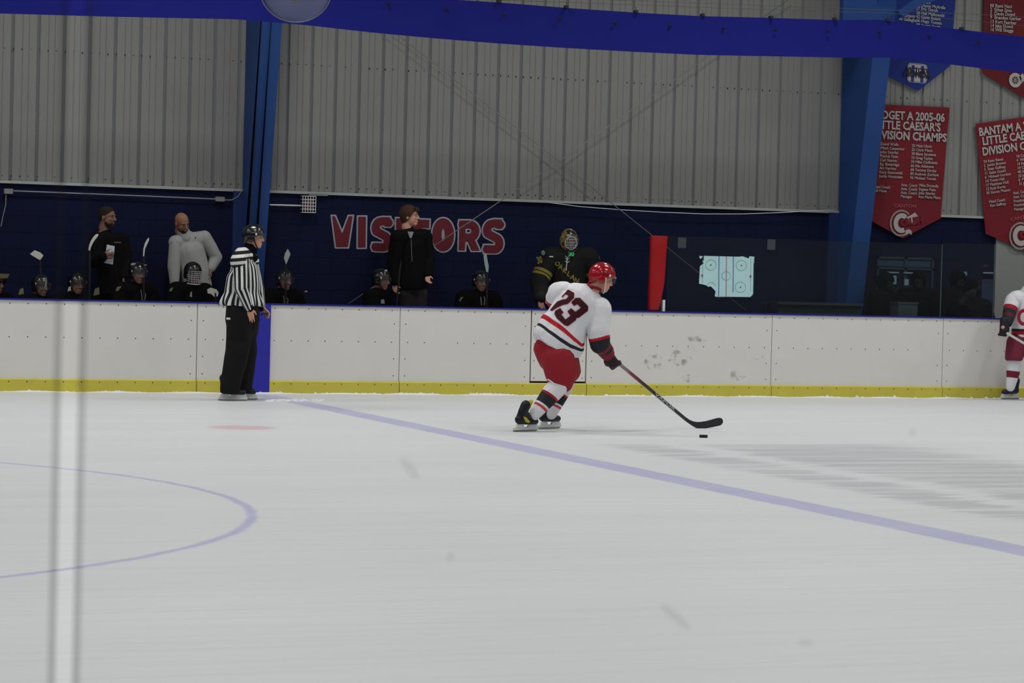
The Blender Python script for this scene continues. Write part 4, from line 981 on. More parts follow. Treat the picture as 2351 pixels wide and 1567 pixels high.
def stick(name, butt, heel_, toe, up, lab, shaft_mt, blade_mt, tape=None, parent_group=None, blade_h=.065, curve=.02, letters=None, grip=None, thick=.012, outline=False):
    butt, heel_, toe = [np.asarray(x, float) for x in (butt, heel_, toe)]
    r = empty(name, heel_, lab, 'hockey stick', parent_group); w = nrm(heel_-butt); a = nrm(np.asarray(up)-w*np.dot(up, w)); b2 = np.cross(w, a)
    q = Soup(); q.prism([butt+a*x+b2*y for x, y in ((-.015, -.008), (-.011, -.0105), (.011, -.0105), (.015, -.008), (.015, .008), (.011, .0105), (-.011, .0105), (-.015, .008))], heel_-butt); obj('shaft', q, shaft_mt, r)
    if outline: return r, w, a, b2
    # blade: swept section from heel to toe
    q = Soup(); V = []; Fc = []; bd = nrm(toe-heel_); L = np.linalg.norm(toe-heel_); bu = nrm(np.asarray(up)-bd*np.dot(up, bd)); bn = np.cross(bd, bu); n = 14
    for i in range(n+1):
        t = i/n; c = heel_+bd*L*t+bn*curve*(t**2); hh = blade_h*(.40+.75*min(1, t*2.2))*(1 if t < .86 else math.sqrt(max(.04, 1-((t-.86)/.15)**2)))
        lift = 0
        if t < .2: lift = 0
        th = thick/2*(1-.45*t)
        mid_ = c+bu*blade_h*.42*min(1, t*2.5)*.4
        V += [mid_-bu*hh/2-bn*th, mid_+bu*hh/2-bn*th, mid_+bu*hh/2+bn*th, mid_-bu*hh/2+bn*th]
    for i in range(n):
        for j in range(4): Fc.append((4*i+j, 4*i+(j+1) % 4, 4*i+4+(j+1) % 4, 4*i+4+j))
    Fc += [(0, 1, 2, 3), (4*n+3, 4*n+2, 4*n+1, 4*n)]; q.add(V, Fc); obj('blade', q, blade_mt, r)
    if grip: q = Soup(); q.tube([butt-w*.012, butt+w*.13], .019, 8); obj('grip_tape', q, grip, r)
    return r, w, a, b2

# ------------------------------------------------------------------ bench (seat for the players)
r = empty('player_bench', (8.3, 29.0, .25), 'long dark team bench hidden behind the white boards', 'bench')
q = Soup(); q.box(4.2, 11.0, 28.78, 29.12, .58, .62); obj('seat', q, mat('bench_wood', (70, 60, 50), .7), r)
for x in (4.4, 6.0, 7.6, 9.2, 10.8): q = Soup(); q.box(x-.03, x+.03, 28.8, 29.1, .25, .58); obj('leg', q, steel_grey, r)

# ------------------------------------------------------------------ the referee
ref_black = mat('ref_trousers', (20, 20, 22), .9, bump=.25, bscale=7, spec=.15)
g_ = G(562, 919); RY = g_[1]
r = empty('person', (g_[0], RY, 0), 'referee in black and white striped jersey standing on skates by the blue stripe', 'person')
J = dict(); hd = Head(P(583, 546, RY+.02), v3(.93, -.36, -.04), UP+v3(.05, 0, 0), .98)
J['head'] = hd; J['neck'] = P(568, 588, RY+.02); J['chest'] = P(560, 622, RY+.02); J['belly'] = P(558, 668, RY+.02); J['pelvis'] = P(556, 712, RY+.02)
J['shR'] = P(552, 604, RY-.17); J['shL'] = P(577, 606, RY+.19); J['elR'] = P(554, 662, RY-.24); J['wrR'] = P(573, 708, RY-.21)
J['elL'] = P(590, 660, RY+.22); J['wrL'] = P(600, 706, RY+.10)
J['hipR'] = P(551, 725, RY-.08); J['hipL'] = P(566, 725, RY+.11); J['knR'] = P(545, 806, RY-.09); J['knL'] = P(564, 806, RY+.12); J['anR'] = P(528, 886, RY-.09); J['anL'] = P(556, 886, RY+.14)
J['ftR'] = v3(.95, -.25, 0); J['ftL'] = v3(.95, -.15, 0); J['haR'] = (v3(.12, -.05, -1), v3(.2, 1, 0), v3(1, -.1, 0), .18); J['haL'] = (v3(.75, -.1, -.6), v3(-.3, -.4, -1), v3(.5, 0, 1), .55)
blob('body', body_soup(J, slim=.85, feet=False), skin, r, .006, 2); face_bits(r, hd)
stripe = banded('ref_stripes', 't', [(0, (206, 208, 206)), (.48, (20, 20, 24))], repeat=1, bump=.3, bscale=8)
q = Soup(); lat = v3(.2, 1, 0)
q.cap(P(563, 597, RY+.02), .095, P(561, 625, RY+.02), .165, 1.0, 1.0, lat); q.cap(P(561, 625, RY+.02), .170, P(562, 655, RY+.02), .182, 1.0, .95, lat); q.cap(P(562, 655, RY+.02), .182, P(557, 692, RY+.02), .192, 1., .95, lat)
q.cap(P(556, 601, RY-.13), .078, P(575, 604, RY+.16), .078)
q.cap(P(541, 640, RY), .10, P(532, 688, RY), .088)
o = blob('striped_jersey', q, stripe, r, .009, 7); V = co(o.data); zh = P(556, 701, RY)[2]; V[:, 2] = np.where(V[:, 2] < zh, zh-(zh-V[:, 2])*.08, V[:, 2])
cx_, cy_ = P(556, 690, RY)[:2]; dx, dy = V[:, 0]-cx_, V[:, 1]-cy_; fl = np.clip((zh+.14-V[:, 2])/.14, 0, 1)*.05; ang = np.arctan2(dy, dx); V[:, 0] += np.cos(ang)*fl*(1+.5*np.sin(ang*9)); V[:, 1] += np.sin(ang)*fl*(1+.5*np.sin(ang*9)); setco(o.data, V)
around(o.data, P(560, 700, RY+.02), P(562, 600, RY+.02), v3(.2, 1, 0), n=23); wrinkle(o.data, .008, 3, 8)
for S_, sd in (('R', -1), ('L', 1)):
    q = Soup(); a, e, w = J['sh'+S_], J['el'+S_], J['wr'+S_]; q.cap(a+UP*.0, .088, e, .074); q.cap(e, .074, mid(e, w, .93), .050)
    s_ = blob('sleeve', q, stripe, o, .009, 5); around2(s_.data, [a+UP*.1, e, w], v3(.3, -sd*1., 0), 8); wrinkle(s_.data, .006, 9)
    q = Soup(); q.cap(mid(e, w, .90), .050, w, .043); blob('cuff', q, black_cloth, o, .008, 3)
# shoulder yoke with stripes running over the shoulder
q = Soup(); q.cap(P(547, 600, RY-.19), .092, P(556, 584, RY-.05), .088); q.cap(P(556, 584, RY-.05), .088, P(577, 598, RY+.16), .088); q.cap(P(556, 588, RY-.02), .09, P(568, 592, RY+.0), .085); o2 = blob('shoulder_yoke', q, stripe, o, .008, 6)
V = co(o2.data); T = (V[:, 2]-P(560, 620, RY)[2])/.072+(V[:, 0]-P(560, 600, RY)[0])*-1.5; at = o2.data.attributes.new('t', 'FLOAT', 'POINT'); at.data.foreach_set('value', (T+20).astype(np.float32))
q = Soup(); q.cap(hd.p(-.035, 0, -.105), .068, P(570, 594, RY+.02), .078); q.cap(P(572, 590, RY), .07, P(583, 592, RY-.03), .045); blob('collar', q, black_cloth, r, .008, 3)
q = Soup()
q.cap(P(557, 700, RY), .180, P(556, 735, RY), .188)
q.cap(J['hipR'], .15, mid(J['hipR'], J['knR'], .5), .135); q.cap(J['hipL'], .15, mid(J['hipL'], J['knL'], .5), .135)
for S_, off in (('R', 0), ('L', 0)):
    q.cap(P(553, 728, RY+.02), .16, J['kn'+S_]+v3(.0, 0, 0), .136); q.cap(J['kn'+S_], .136, J['an'+S_]+v3(.0, 0, -.03), .118)
o = blob('trousers', q, ref_black, r, .011, 6); V = co(o.data); zz = P(530, 902, RY)[2]; V[:, 2] = np.where(V[:, 2] < zz, zz-(zz-V[:, 2])*.1, V[:, 2]); setco(o.data, V); wrinkle(o.data, .010, 4, 6)
lg_ = Soup(); p = P(522, 731, RY-.10); lg_.box(p[0]-.02, p[0]+.03, p[1]-.055, p[1]-.03, p[2]-.010, p[2]+.012); obj('trouser_mark', lg_, white_paint, r)
hm = helmet(r, hd, black_shell, 'glossy black referee helmet', visor=True, strap=black_cloth)
for (hx, hy, lab) in ((503, 919, 'nearer skate'), (527, 917, 'farther skate')):
    hp = G(hx, hy); skate(r, hp, v3(.97, -.22, 0), laces=True, L=.3)
# whistle
w = J['wrL']; q = Soup(); p = P(602, 722, RY+.06); q.cap(p, .014, p+v3(.06, 0, .012), .010); tag(obj('whistle', q, black_shell, None, True), 'small black whistle held in the far hand of the referee', 'whistle')

# ------------------------------------------------------------------ the skater with the puck
jw = (216, 216, 220); jr = (176, 24, 40); jb = (32, 34, 42); jm = (96, 20, 34)
g_ = G(1210, 990); KY = 21.35; K = lambda x, y, dy=0.: P(x, y, KY+dy)
r = empty('person', (g_[0], KY, 0), 'skater in white number 73 jersey and red helmet leaning toward the puck', 'person')
hd = Head(K(1382, 640, -.04), v3(.93, -.10, -.30), v3(.35, .0, 1), 1.0)
J = dict(head=hd, neck=K(1350, 668), chest=K(1318, 705), belly=K(1288, 752), pelvis=K(1272, 800), shL=K(1290, 680, .10), shR=K(1372, 705, -.10), elL=K(1262, 690, .30), wrL=K(1330, 740, .42), elR=K(1374, 785, -.12), wrR=K(1392, 812, -.05),
         hipL=K(1285, 812, .10), hipR=K(1266, 815, -.09), knR=K(1292, 876, -.08), knL=K(1300, 880, .22), anR=K(1222, 948, -.10), anL=K(1264, 945, .20), ftR=v3(1, -.1, -.3), ftL=v3(1, 0, 0))
blob('body', body_soup(J, hands=False, slim=.78, feet=False), skin, r, .009, 3); face_bits(r, hd)
jt = banded('skater_jersey', 't', [(0, jw), (.135, jb), (.195, jw), (.265, jr), (.325, jw), (.99, jw)], bump=.35, bscale=7)
q = Soup(); side = v3(.9, 0, -.5)

q.cap(K(1345, 672), .085, K(1325, 700), .20, 1.12, .85, side); q.cap(K(1327, 700), .205, K(1300, 740), .190, 1.08, .88, side); q.cap(K(1300, 740), .185, K(1279, 785), .215, 1.02, .95, side); q.cap(K(1264, 740), .10, K(1258, 765), .13)
q.cap(K(1295, 676, .06), .118, K(1373, 712, -.05), .128); q.cap(K(1350, 690, 0), .13, K(1340, 720), .17)
# belly of the jersey blown out in front
q.cap(K(1305, 765), .17, K(1309, 795), .135); q.cap(K(1262, 790), .155, K(1292, 815), .15)
o = blob('jersey', q, jt, r, .010, 7)
wrinkle(o.data, .007, 12, 7); V = co(o.data)
def zc(lst, Xv):      # garment seam lines across the body, as height over the rink at each place along it
    W_ = [K(x, y) for x, y in lst]; return np.interp(Xv, [w[0] for w in W_], [w[2] for w in W_])
hem_l = [(1222, 752), (1228, 766), (1247, 790), (1275, 810), (1305, 819), (1335, 821)]
db = [(1226, 732), (1232, 745), (1250, 766), (1269, 783), (1292, 797), (1325, 806), (1345, 804)]; dtp = [(1226, 724), (1232, 736), (1250, 756), (1269, 773), (1292, 788), (1325, 799), (1345, 797)]
rb = [(1230, 712), (1240, 728), (1258, 745), (1275, 760), (1300, 781), (1325, 795), (1345, 791)]; rt_ = [(1230, 700), (1242, 714), (1258, 731), (1275, 747), (1300, 771), (1325, 788), (1345, 784)]
z0 = zc(hem_l, V[:, 0]); lo = V[:, 2] < z0; V[lo, 2] = z0[lo]-(z0-V[:, 2])[lo]*.03; setco(o.data, V); jersey = o
Z = [zc(l_, V[:, 0]) for l_ in (hem_l, db, dtp, rb, rt_)]+[zc(rt_, V[:, 0])+.5]; tv = (.001, .135, .195, .265, .325, .97); T = np.full(len(V), .001)
for i in range(5):
    k = (V[:, 2]-Z[i])/np.maximum(1e-4, Z[i+1]-Z[i]); m_ = k > 0; T[m_] = (tv[i]+np.clip(k, 0, 1)*(tv[i+1]-tv[i]))[m_]
at = o.data.attributes.new('t', 'FLOAT', 'POINT'); at.data.foreach_set('value', T.astype(np.float32))
sl_m = banded('skater_sleeve', 't', [(0, jw), (.56, jr), (.62, jb), (.78, (120, 24, 34)), (.84, jb), (.9, (120, 26, 36))], bump=.35, bscale=8)
q = Soup(); q.cap(K(1374, 712, -.06), .122, K(1373, 760, -.12), .110); q.cap(K(1373, 760, -.12), .112, K(1376, 788, -.12), .098); q.cap(K(1376, 788, -.12), .092, K(1393, 806, -.06), .070)
s_ = blob('sleeve', q, sl_m, o, .009, 6); along(s_.data, [(K(1374, 700, -.06), 0), (K(1373, 772, -.12), .56), (K(1378, 792, -.12), .76), (K(1396, 816, -.05), 1.)]); wrinkle(s_.data, .007, 21)
q = Soup(); q.cap(K(1295, 674, .06), .118, K(1281, 670, .14), .098); q.cap(K(1281, 670, .14), .094, K(1272, 682, .24), .082); q.cap(K(1271, 686, .26), .078, K(1280, 708, .36), .068); q.cap(K(1280, 708, .36), .068, K(1322, 728, .42), .06)
s_ = blob('sleeve', q, sl_m, o, .009, 6); along(s_.data, [(K(1298, 668, .04), 0.), (K(1272, 680, .22), .54), (K(1278, 704, .36), .75), (K(1330, 738, .42), 1.)]); wrinkle(s_.data, .007, 22)
q = Soup(); q.tube([hd.p(-.075+.0, .062*math.sin(t)*1.1, -.105)+hd.f*(.03+.062*math.cos(t)) for t in np.linspace(0, 6.28, 20)], .016); q.cap(K(1362, 664), .072, K(1350, 668), .078); blob('collar', q, mat('collar_red', (120, 24, 36), .8), o, .008, 3)
# numbers, draped on the back of the jersey
bvh = None
def drape(poly_fn, name, mt, parent, lift):
    pass
dg = bpy.context.evaluated_depsgraph_get(); bpy.context.view_layer.update()
BV = BVHTree.FromPolygons([tuple(v) for v in co(jersey.data)], [tuple(p.vertices) for p in jersey.data.polygons])
def drape_px(fs, off, x0, x1, y0, y1, step, name, mt, parent, lift):
    VV, FF = cut_shape(fs, off, x0, x1, y0, y1, step); out = []; org = v3(0, 0, CAM_H)
    VW = []
    for x, y in VV:
        px, py = 1200+x/6.268, 580+y/6.268; p = P(px, py, KY-1.0); d = v3(0, 1, 0)
        t0 = K(px, py, -.19); dd = Vector(nrm(K(px, py, 0)-K(px, py, -1.))); hit = BV.ray_cast(Vector(K(px, py, -.9)), dd)
        if hit[0] is None or hit[1].dot(dd) > -.12: near_ = BV.find_nearest(Vector(t0)); hp, hn_ = near_[0], near_[1]
        else: hp, hn_ = hit[0], hit[1]
        if hn_[1] > 0: hn_ = -hn_
        VW.append(np.array(hp)+np.array(hn_)*lift)
    q = Soup(); q.add(VW, [f[::-1] for f in FF]); return obj(name, q, mt, parent, True)
n7 = [sd_any([(655, 530), (745, 580), (738, 650), (650, 738), (580, 752), (500, 790), (425, 840), (395, 828), (440, 775), (500, 705), (570, 675), (625, 668), (655, 635), (655, 612), (615, 600), (578, 645), (560, 635), (600, 590)])]
n3 = [sd_any([(760, 650), (825, 650), (942, 770), (938, 833), (800, 940), (770, 935), (765, 970), (650, 1055), (600, 1043), (492, 945), (458, 880), (470, 835), (545, 795), (590, 860), (557, 888), (614, 960), (687, 905), (640, 842), (697, 797), (757, 848), (835, 790), (785, 742), (740, 765), (695, 715)])]
num_red = mat('number_edge', (140, 22, 44), .8); num_dk = mat('number_fill', (58, 16, 26), .85)
for fs, bb in ((n7, (380, 760, 515, 860)), (n3, (445, 960, 635, 1075))):
    drape_px(fs, 0, *bb, 7, 'jersey_number', num_red, jersey, .006)
    drape_px(fs, -8, *bb, 7, 'jersey_number_face', num_dk, jersey, .0095)
# pants
pm = mat('pants_red', (140, 22, 36), .7, bump=.3, bscale=8); pm2 = MATS['pants_red']
q = Soup(); q.cap(K(1270, 795, .02), .165, K(1274, 818, 0), .165); q.cap(K(1251, 800, .03), .108, K(1261, 818, 0), .118)
q.cap(K(1280, 822, -.07), .158, K(1288, 856, -.08), .148); q.cap(K(1288, 856, -.08), .148, K(1291, 878, -.08), .095)
q.cap(K(1288, 815, .1), .155, K(1305, 850, .2), .12)
q.cap(K(1310, 826, .08), .07, K(1319, 832, .1), .045)
o = blob('hockey_pants', q, pm, r, .010, 6); wrinkle(o.data, .008, 31, 7)
lgq = Soup(); pp_ = [K(1257, 870, -.22), K(1272, 880, -.235)]; lgq.tube(pp_, .006, 6); obj('pants_mark', lgq, white_paint, o)
sk_m = banded('skater_sock', 't', [(0, jw), (.40, (150, 24, 38)), (.45, jb), (.66, jw), (.70, (186, 60, 74)), (.755, jw)], bump=.25, bscale=10)
q = Soup(); q.cap(K(1288, 878, -.08), .098, K(1264, 905, -.09), .092); q.cap(K(1264, 905, -.09), .092, K(1232, 945, -.10), .062); q.cap(K(1232, 945, -.1), .06, K(1226, 952, -.1), .055)
s_ = blob('sock', q, sk_m, r, .009, 5); along(s_.data, [(K(1288, 872, -.08), .0), (K(1225, 960, -.10), 1.)])
q = Soup(); q.cap(K(1298, 880, .22), .085, K(1283, 912, .22), .075); q.cap(K(1283, 912, .22), .075, K(1266, 950, .20), .052)
s_ = blob('sock', q, sk_m, r, .009, 5); along(s_.data, [(K(1300, 868, .22), .0), (K(1262, 955, .20), 1.)])
tr_ = mat('skate_yellow', (176, 170, 40), .5)
hp = G(1180, 991); skate(r, hp, v3(.90, .42, 0), v3(.12, -.1, 1), None, tr_, 'rear skate with its boot leaning forward', tongue=tr_, lean=.05)
hp = G(1238, 985); skate(r, hp, v3(.88, .48, 0), UP, None, tr_, tongue=tr_, lean=.02)
hm = helmet(r, hd, mat('helmet_red', (150, 16, 26), .18, coat=.5), 'glossy red helmet', visor=True, strap=white_plastic)
gm = mat('glove_dark', (40, 26, 34), .6, bump=.4, bscale=30)
gl = glove(r, K(1396, 816, -.05), v3(.45, -.1, -.6), v3(.6, .6, -.2), v3(-.5, 0, -.5), gm); q = Soup(); q.cap(K(1384, 798, -.09), .078, K(1394, 811, -.06), .070); blob('glove_cuff', q, mat('cuff_red', (120, 26, 38), .7), gl, .009, 2)
gl = glove(r, K(1328, 738, .42), v3(.9, .1, -.3), v3(.3, -.5, -.6), v3(0, 0, 1), gm)
SB = 21.75
lab = 'black hockey stick with pale grey upper shaft reaching toward the puck'
butt, heel_, toe = K(1392, 810, .0), P(1573, 961, SB), P(1656, 966, SB)
sm_ = bpy.data.materials.new('shaft_black'); sm_.use_nodes = True; nt = sm_.node_tree; b = nt.nodes['Principled BSDF']; a_ = nt.nodes.new('ShaderNodeTexCoord'); sx_ = nt.nodes.new('ShaderNodeSeparateXYZ'); rp = nt.nodes.new('ShaderNodeValToRGB'); mr = nt.nodes.new('ShaderNodeMapRange')
mr.inputs[1].default_value = float(butt[0]); mr.inputs[2].default_value = float(heel_[0]); nt.links.new(a_.outputs['Object'], sx_.inputs[0]); nt.links.new(sx_.outputs[0], mr.inputs[0]); nt.links.new(mr.outputs[0], rp.inputs[0]); nt.links.new(rp.outputs[0], b.inputs['Base Color']); b.inputs['Roughness'].default_value = .35
el = rp.color_ramp.elements; el[0].position = 0; el[0].color = (*srgb((120, 112, 120)), 1); el[1].position = .55; el[1].color = (*srgb((30, 30, 34)), 1)
for t, c in ((.24, (134, 116, 124)), (.30, (130, 40, 52)), (.40, (96, 30, 42)), (.46, (30, 30, 34))): e = el.new(t); e.color = (*srgb(c), 1)
rs_, w_, a2, b2 = stick('hockey_stick', butt, heel_, toe, v3(.3, 0, 1), lab, sm_, mat('blade_black', (44, 46, 50), .5), blade_h=.075, curve=.03, outline=True)
topb = [(1345, 1060), (1430, 1120), (1500, 1148), (1560, 1160), (1640, 1158), (1750, 1140), (1850, 1112), (1930, 1090), (1980, 1085), (2012, 1098), (2030, 1125)]
botb = [(1305, 1100), (1390, 1165), (1480, 1228), (1555, 1270), (1620, 1279), (1720, 1275), (1820, 1258), (1930, 1235), (1985, 1222), (2015, 1200), (2034, 1165)]
q = Soup(); V = []; Fc = []
for i, ((xa, ya), (xb, yb)) in enumerate(zip(topb, botb)):
    t = max(0, (i-2)/8); dy_ = -.05*t*t
    for (x, y) in ((xa, ya), (xb, yb)):
        c = P(1400+x/7.833, 820+y/7.833, SB+dy_); V += [c-(0, .005, 0), c+(0, .005, 0)]
for i in range(len(topb)-1):
    k = 4*i; Fc += [(k, k+4, k+6, k+2), (k+1, k+3, k+7, k+5), (k, k+1, k+5, k+4), (k+2, k+6, k+7, k+3)]
Fc += [(0, 2, 3, 1), (len(V)-4, len(V)-3, len(V)-1, len(V)-2)]; q.add(V, Fc); obj('blade', q, MATS['blade_black'], rs_)
me = text2d('VAPOR', .034, .001, 'LEFT', .0006, 2.9); st = mid(butt, heel_, .60); nrm_ = nrm(v3(0, -1, 0)-w_*np.dot(v3(0, -1, 0), w_))
upx = np.cross(nrm_, w_); place(me, st+nrm_*.016-upx*.012, w_, upx, mat('shaft_letter', (170, 172, 176), .5), 'lettering', rs_)
pk = G(1615, 1004); q = Soup(); n = 28; V = [(pk[0]+.038*math.cos(2*math.pi*i/n)*k_, pk[1]+.038*math.sin(2*math.pi*i/n)*k_, z) for z, k_ in ((0.001, .96), (.003, 1), (.022, 1), (.0245, .96)) for i in range(n)]
q.add(V, [(j*n+i, j*n+(i+1) % n, (j+1)*n+(i+1) % n, (j+1)*n+i) for j in range(3) for i in range(n)]+[tuple(range(n))[::-1], tuple(range(3*n, 4*n))]); tag(obj('puck', q, mat('puck_rubber', (34, 34, 38), .7)), 'black rubber puck lying on the ice below the stick blade', 'puck')

# ------------------------------------------------------------------ partial skater at the right edge
EY = 27.45; E_ = lambda x, y, dy=0.: P(x, y, EY+dy)
r = empty('person', E_(2335, 915), 'player in white jersey and maroon pants cut off by the right frame edge', 'person')
hd = Head(E_(2372, 636, -.05), v3(-.4, -.9, -.1), UP, 1.)
J = dict(head=hd, neck=E_(2366, 668), chest=E_(2362, 700), belly=E_(2362, 740), pelvis=E_(2358, 775), shR=E_(2330, 682), shL=E_(2400, 684), elR=E_(2314, 724, -.05), wrR=E_(2304, 748, -.15), elL=E_(2412, 724, -.1), wrL=E_(2385, 760, -.25),
         hipR=E_(2340, 785), hipL=E_(2375, 785), knR=E_(2328, 832, -.04), knL=E_(2385, 832, -.05), anR=E_(2322, 888, 0), anL=E_(2398, 888, 0), ftR=v3(-.95, -.3, 0), ftL=v3(-.6, -.6, 0))
blob('body', body_soup(J, hands=False, slim=.8, feet=False), skin, r, .010, 3); face_bits(r, hd)
jt2 = banded('edge_jersey', 't', [(0, jw), (.05, (150, 24, 40)), (.11, jb), (.16, jw)], bump=.3)
q = Soup(); q.cap(E_(2362, 672), .11, E_(2362, 705), .20); q.cap(E_(2362, 705), .20, E_(2360, 762), .215); q.cap(E_(2333, 686), .115, E_(2395, 686), .115)
o = blob('jersey', q, jt2, r, .011, 7); V = co(o.data); zh = E_(2350, 772)[2]; V[:, 2] = np.where(V[:, 2] < zh, zh-(zh-V[:, 2])*.1, V[:, 2]); setco(o.data, V); T = (V[:, 2]-zh)/.65+.01; at = o.data.attributes.new('t', 'FLOAT', 'POINT'); at.data.foreach_set('value', np.clip(T, .001, .99).astype(np.float32)); wrinkle(o.data, .008, 41, 7)
slm2 = banded('edge_sleeve', 't', [(0, jw), (.30, (150, 24, 40)), (.46, jb), (.66, (84, 26, 38)), (.82, jb)], bump=.3)
for S_, pts in (('R', [(2326, 690), (2318, 716), (2313, 740)]), ('L', [(2402, 690), (2412, 724), (2388, 756)])):
    q = Soup(); q.cap(E_(*pts[0]), .105, E_(*pts[1], -.05), .088); q.cap(E_(*pts[1], -.05), .088, E_(*pts[2], -.12), .07); s_ = blob('sleeve', q, slm2, o, .010, 5); along(s_.data, [(E_(*pts[0]), 0), (E_(*pts[1], -.05), .5), (E_(*pts[2], -.12), 1)]); wrinkle(s_.data, .006, 43)
q = Soup(); p = E_(2350, 728, -.22)
VV, FF = cut_shape([sd_stroke(arc(0, 0, .07, .085, 50, 310, 16), .045)], 0, -.13, .13, -.13, .13, .012); q.add([p+v3(x, 0, y) for x, y in VV], [f[::-1] for f in FF]); obj('crest', q, num_red, o)
q = Soup(); q.cap(E_(2362, 668), .08, E_(2362, 676), .085); blob('collar', q, num_red, o, .01, 2)
pm3 = mat('pants_maroon', (112, 36, 56), .75, bump=.3, bscale=8)
q = Soup(); q.cap(E_(2358, 772), .19, E_(2356, 785), .18); q.cap(E_(2336, 788), .145, E_(2328, 818, -.03), .118); q.cap(E_(2378, 788), .145, E_(2386, 815, -.03), .118); o = blob('hockey_pants', q, pm3, r, .011, 6); V = co(o.data); zh = E_(2330, 827)[2]; V[:, 2] = np.maximum(V[:, 2], zh); setco(o.data, V)
skm2 = banded('edge_sock', 't', [(0, jw), (.46, (110, 30, 44)), (.70, jw)], bump=.25)
for kx, ax_ in ((2327, 2320), (2386, 2398)):
    q = Soup(); q.cap(E_(kx, 828), .092, E_(kx-1, 855), .086); q.cap(E_(kx-1, 855), .086, E_(ax_, 888), .058); s_ = blob('sock', q, skm2, r, .010, 4); along(s_.data, [(E_(kx, 822), 0), (E_(ax_, 885), 1)])
hp = G(2338, 916); skate(r, hp, v3(-.97, -.22, 0), UP, mat('boot_navy', (34, 38, 54), .4)); hp = G(2412, 917); skate(r, hp, v3(-.75, -.6, 0), UP, MATS['boot_navy'])
helmet(r, hd, MATS['helmet_red'], 'red helmet', visor=True, strap=white_plastic)
glove(r, E_(2305, 744, -.14), v3(-.15, -.2, -.9), v3(.3, .9, 0), v3(.9, -.3, 0), mat('glove_black', (30, 28, 36), .6, bump=.4, bscale=30)); glove(r, E_(2388, 760, -.22), v3(-.5, -.4, -.7), v3(.3, .9, 0), v3(-.3, -.3, .9), MATS['glove_black'])
stick('hockey_stick', E_(2311, 764, -.22), P(2470, 800, EY-.45)+v3(.3, -.3, -.55), P(2470, 800, EY-.45)+v3(.55, -.35, -.6), v3(0, 0, 1), 'pale hockey stick held low by the player at the right edge', mat('shaft_pale', (190, 196, 190), .4), MATS['blade_black'])

# ------------------------------------------------------------------ coaches
# bald coach in pale quarter-zip, leaning over the bench
CYY = 29.22; Cc = lambda x, y, dy=0.: P(x, y, CYY+dy)
r = empty('person', (Cc(450, 700)[0], CYY, .25), 'bald bearded coach in pale grey quarter-zip leaning behind the caged player', 'person')
hd = Head(Cc(418, 512, -.06), v3(.35, -.85, -.40), UP+v3(-.22, 0, 0), 1.)
J = dict(head=hd, neck=Cc(425, 540), chest=Cc(436, 575), belly=Cc(448, 620), pelvis=Cc(452, 665, .02), shR=Cc(404, 556), shL=Cc(468, 546), elR=Cc(399, 612, -.02), wrR=Cc(400, 655, -.05), elL=Cc(496, 590, .02), wrL=Cc(484, 618, -.04),
         hipR=Cc(442, 675), hipL=Cc(464, 675), knR=Cc(440, 750), knL=Cc(468, 750), anR=Cc(438, 838), anL=Cc(470, 838), ftR=v3(0, -1, 0), ftL=v3(.1, -1, 0), haR=(v3(0, -.1, -1), v3(.8, 0, 0), v3(0, -1, 0), .4), haL=(v3(-.1, -.15, -1), v3(-.9, 0, 0), v3(-.1, -1, 0), .4))
for S_ in 'LR': J['an'+S_][2] = .34
blob('body', body_soup(J), skin_b, r, .006, 2); face_bits(r, hd)
def beard(r, h, mt, full=True):
    q = Soup(); k = h.k; q.ell(h.p(.028, 0, -.060), h.f*.0645*k, h.l*.0625*k, h.u*.054*k, 18, 10); q.ell(h.p(.055, 0, -.098), h.f*.034*k, h.l*.036*k, h.u*.028*k); o = blob('beard', q, mt, r, .006, 2)
    V = co(o.data); d = V-h.c; u_, f_, l_ = d@h.u, d@h.f, d@h.l; al = np.abs(l_)
    lim = np.where(al < .022, -.044, -.044-(al-.022)*.9); lim = np.where(f_ < .045, np.minimum(.0, -.062+(.045-f_)*1.1), lim); hi = u_ > lim
    V[hi] -= np.outer((u_-lim)[hi]*.97, h.u); V[hi] -= np.outer(np.full(hi.sum(), .014), h.f); V[hi] -= np.outer(l_[hi]*.18, h.l); setco(o.data, V); return o
beard(r, hd, beard_dark)
wk = mat('quarter_zip', (146, 148, 146), .85, bump=.35, bscale=8, spec=.2)
o, sl, hp = top_garment(r, J, 'quarter_zip', wk, .030, .02, cuff=.92, seed=51)
q = Soup(); q.cap(Cc(421, 532, -.01), .078, Cc(427, 546, -.02), .086); blob('collar', q, wk, o, .009, 3)
q = Soup(); q.tube([Cc(427, 546, -.165), Cc(431, 556, -.185)], .004); obj('zip', q, steel_grey, o); q = Soup(); p = Cc(449, 545, -.175); q.prism([p+v3(-.02, 0, .012), p+v3(-.006, 0, -.004), p+v3(.018, 0, .016), p+v3(-.002, 0, -.018)], (0, .003, 0)); obj('chest_mark', q, black_cloth, o)
trousers(r, J, 'trousers', mat('navy_trousers', (26, 28, 38), .85), .02); shoes(r, J)
q = Soup(); w = J['wrL']; q.cap(mid(w, J['elL'], .06), .039, mid(w, J['elL'], .16), .041); blob('watch', q, black_shell, r, .008, 1)
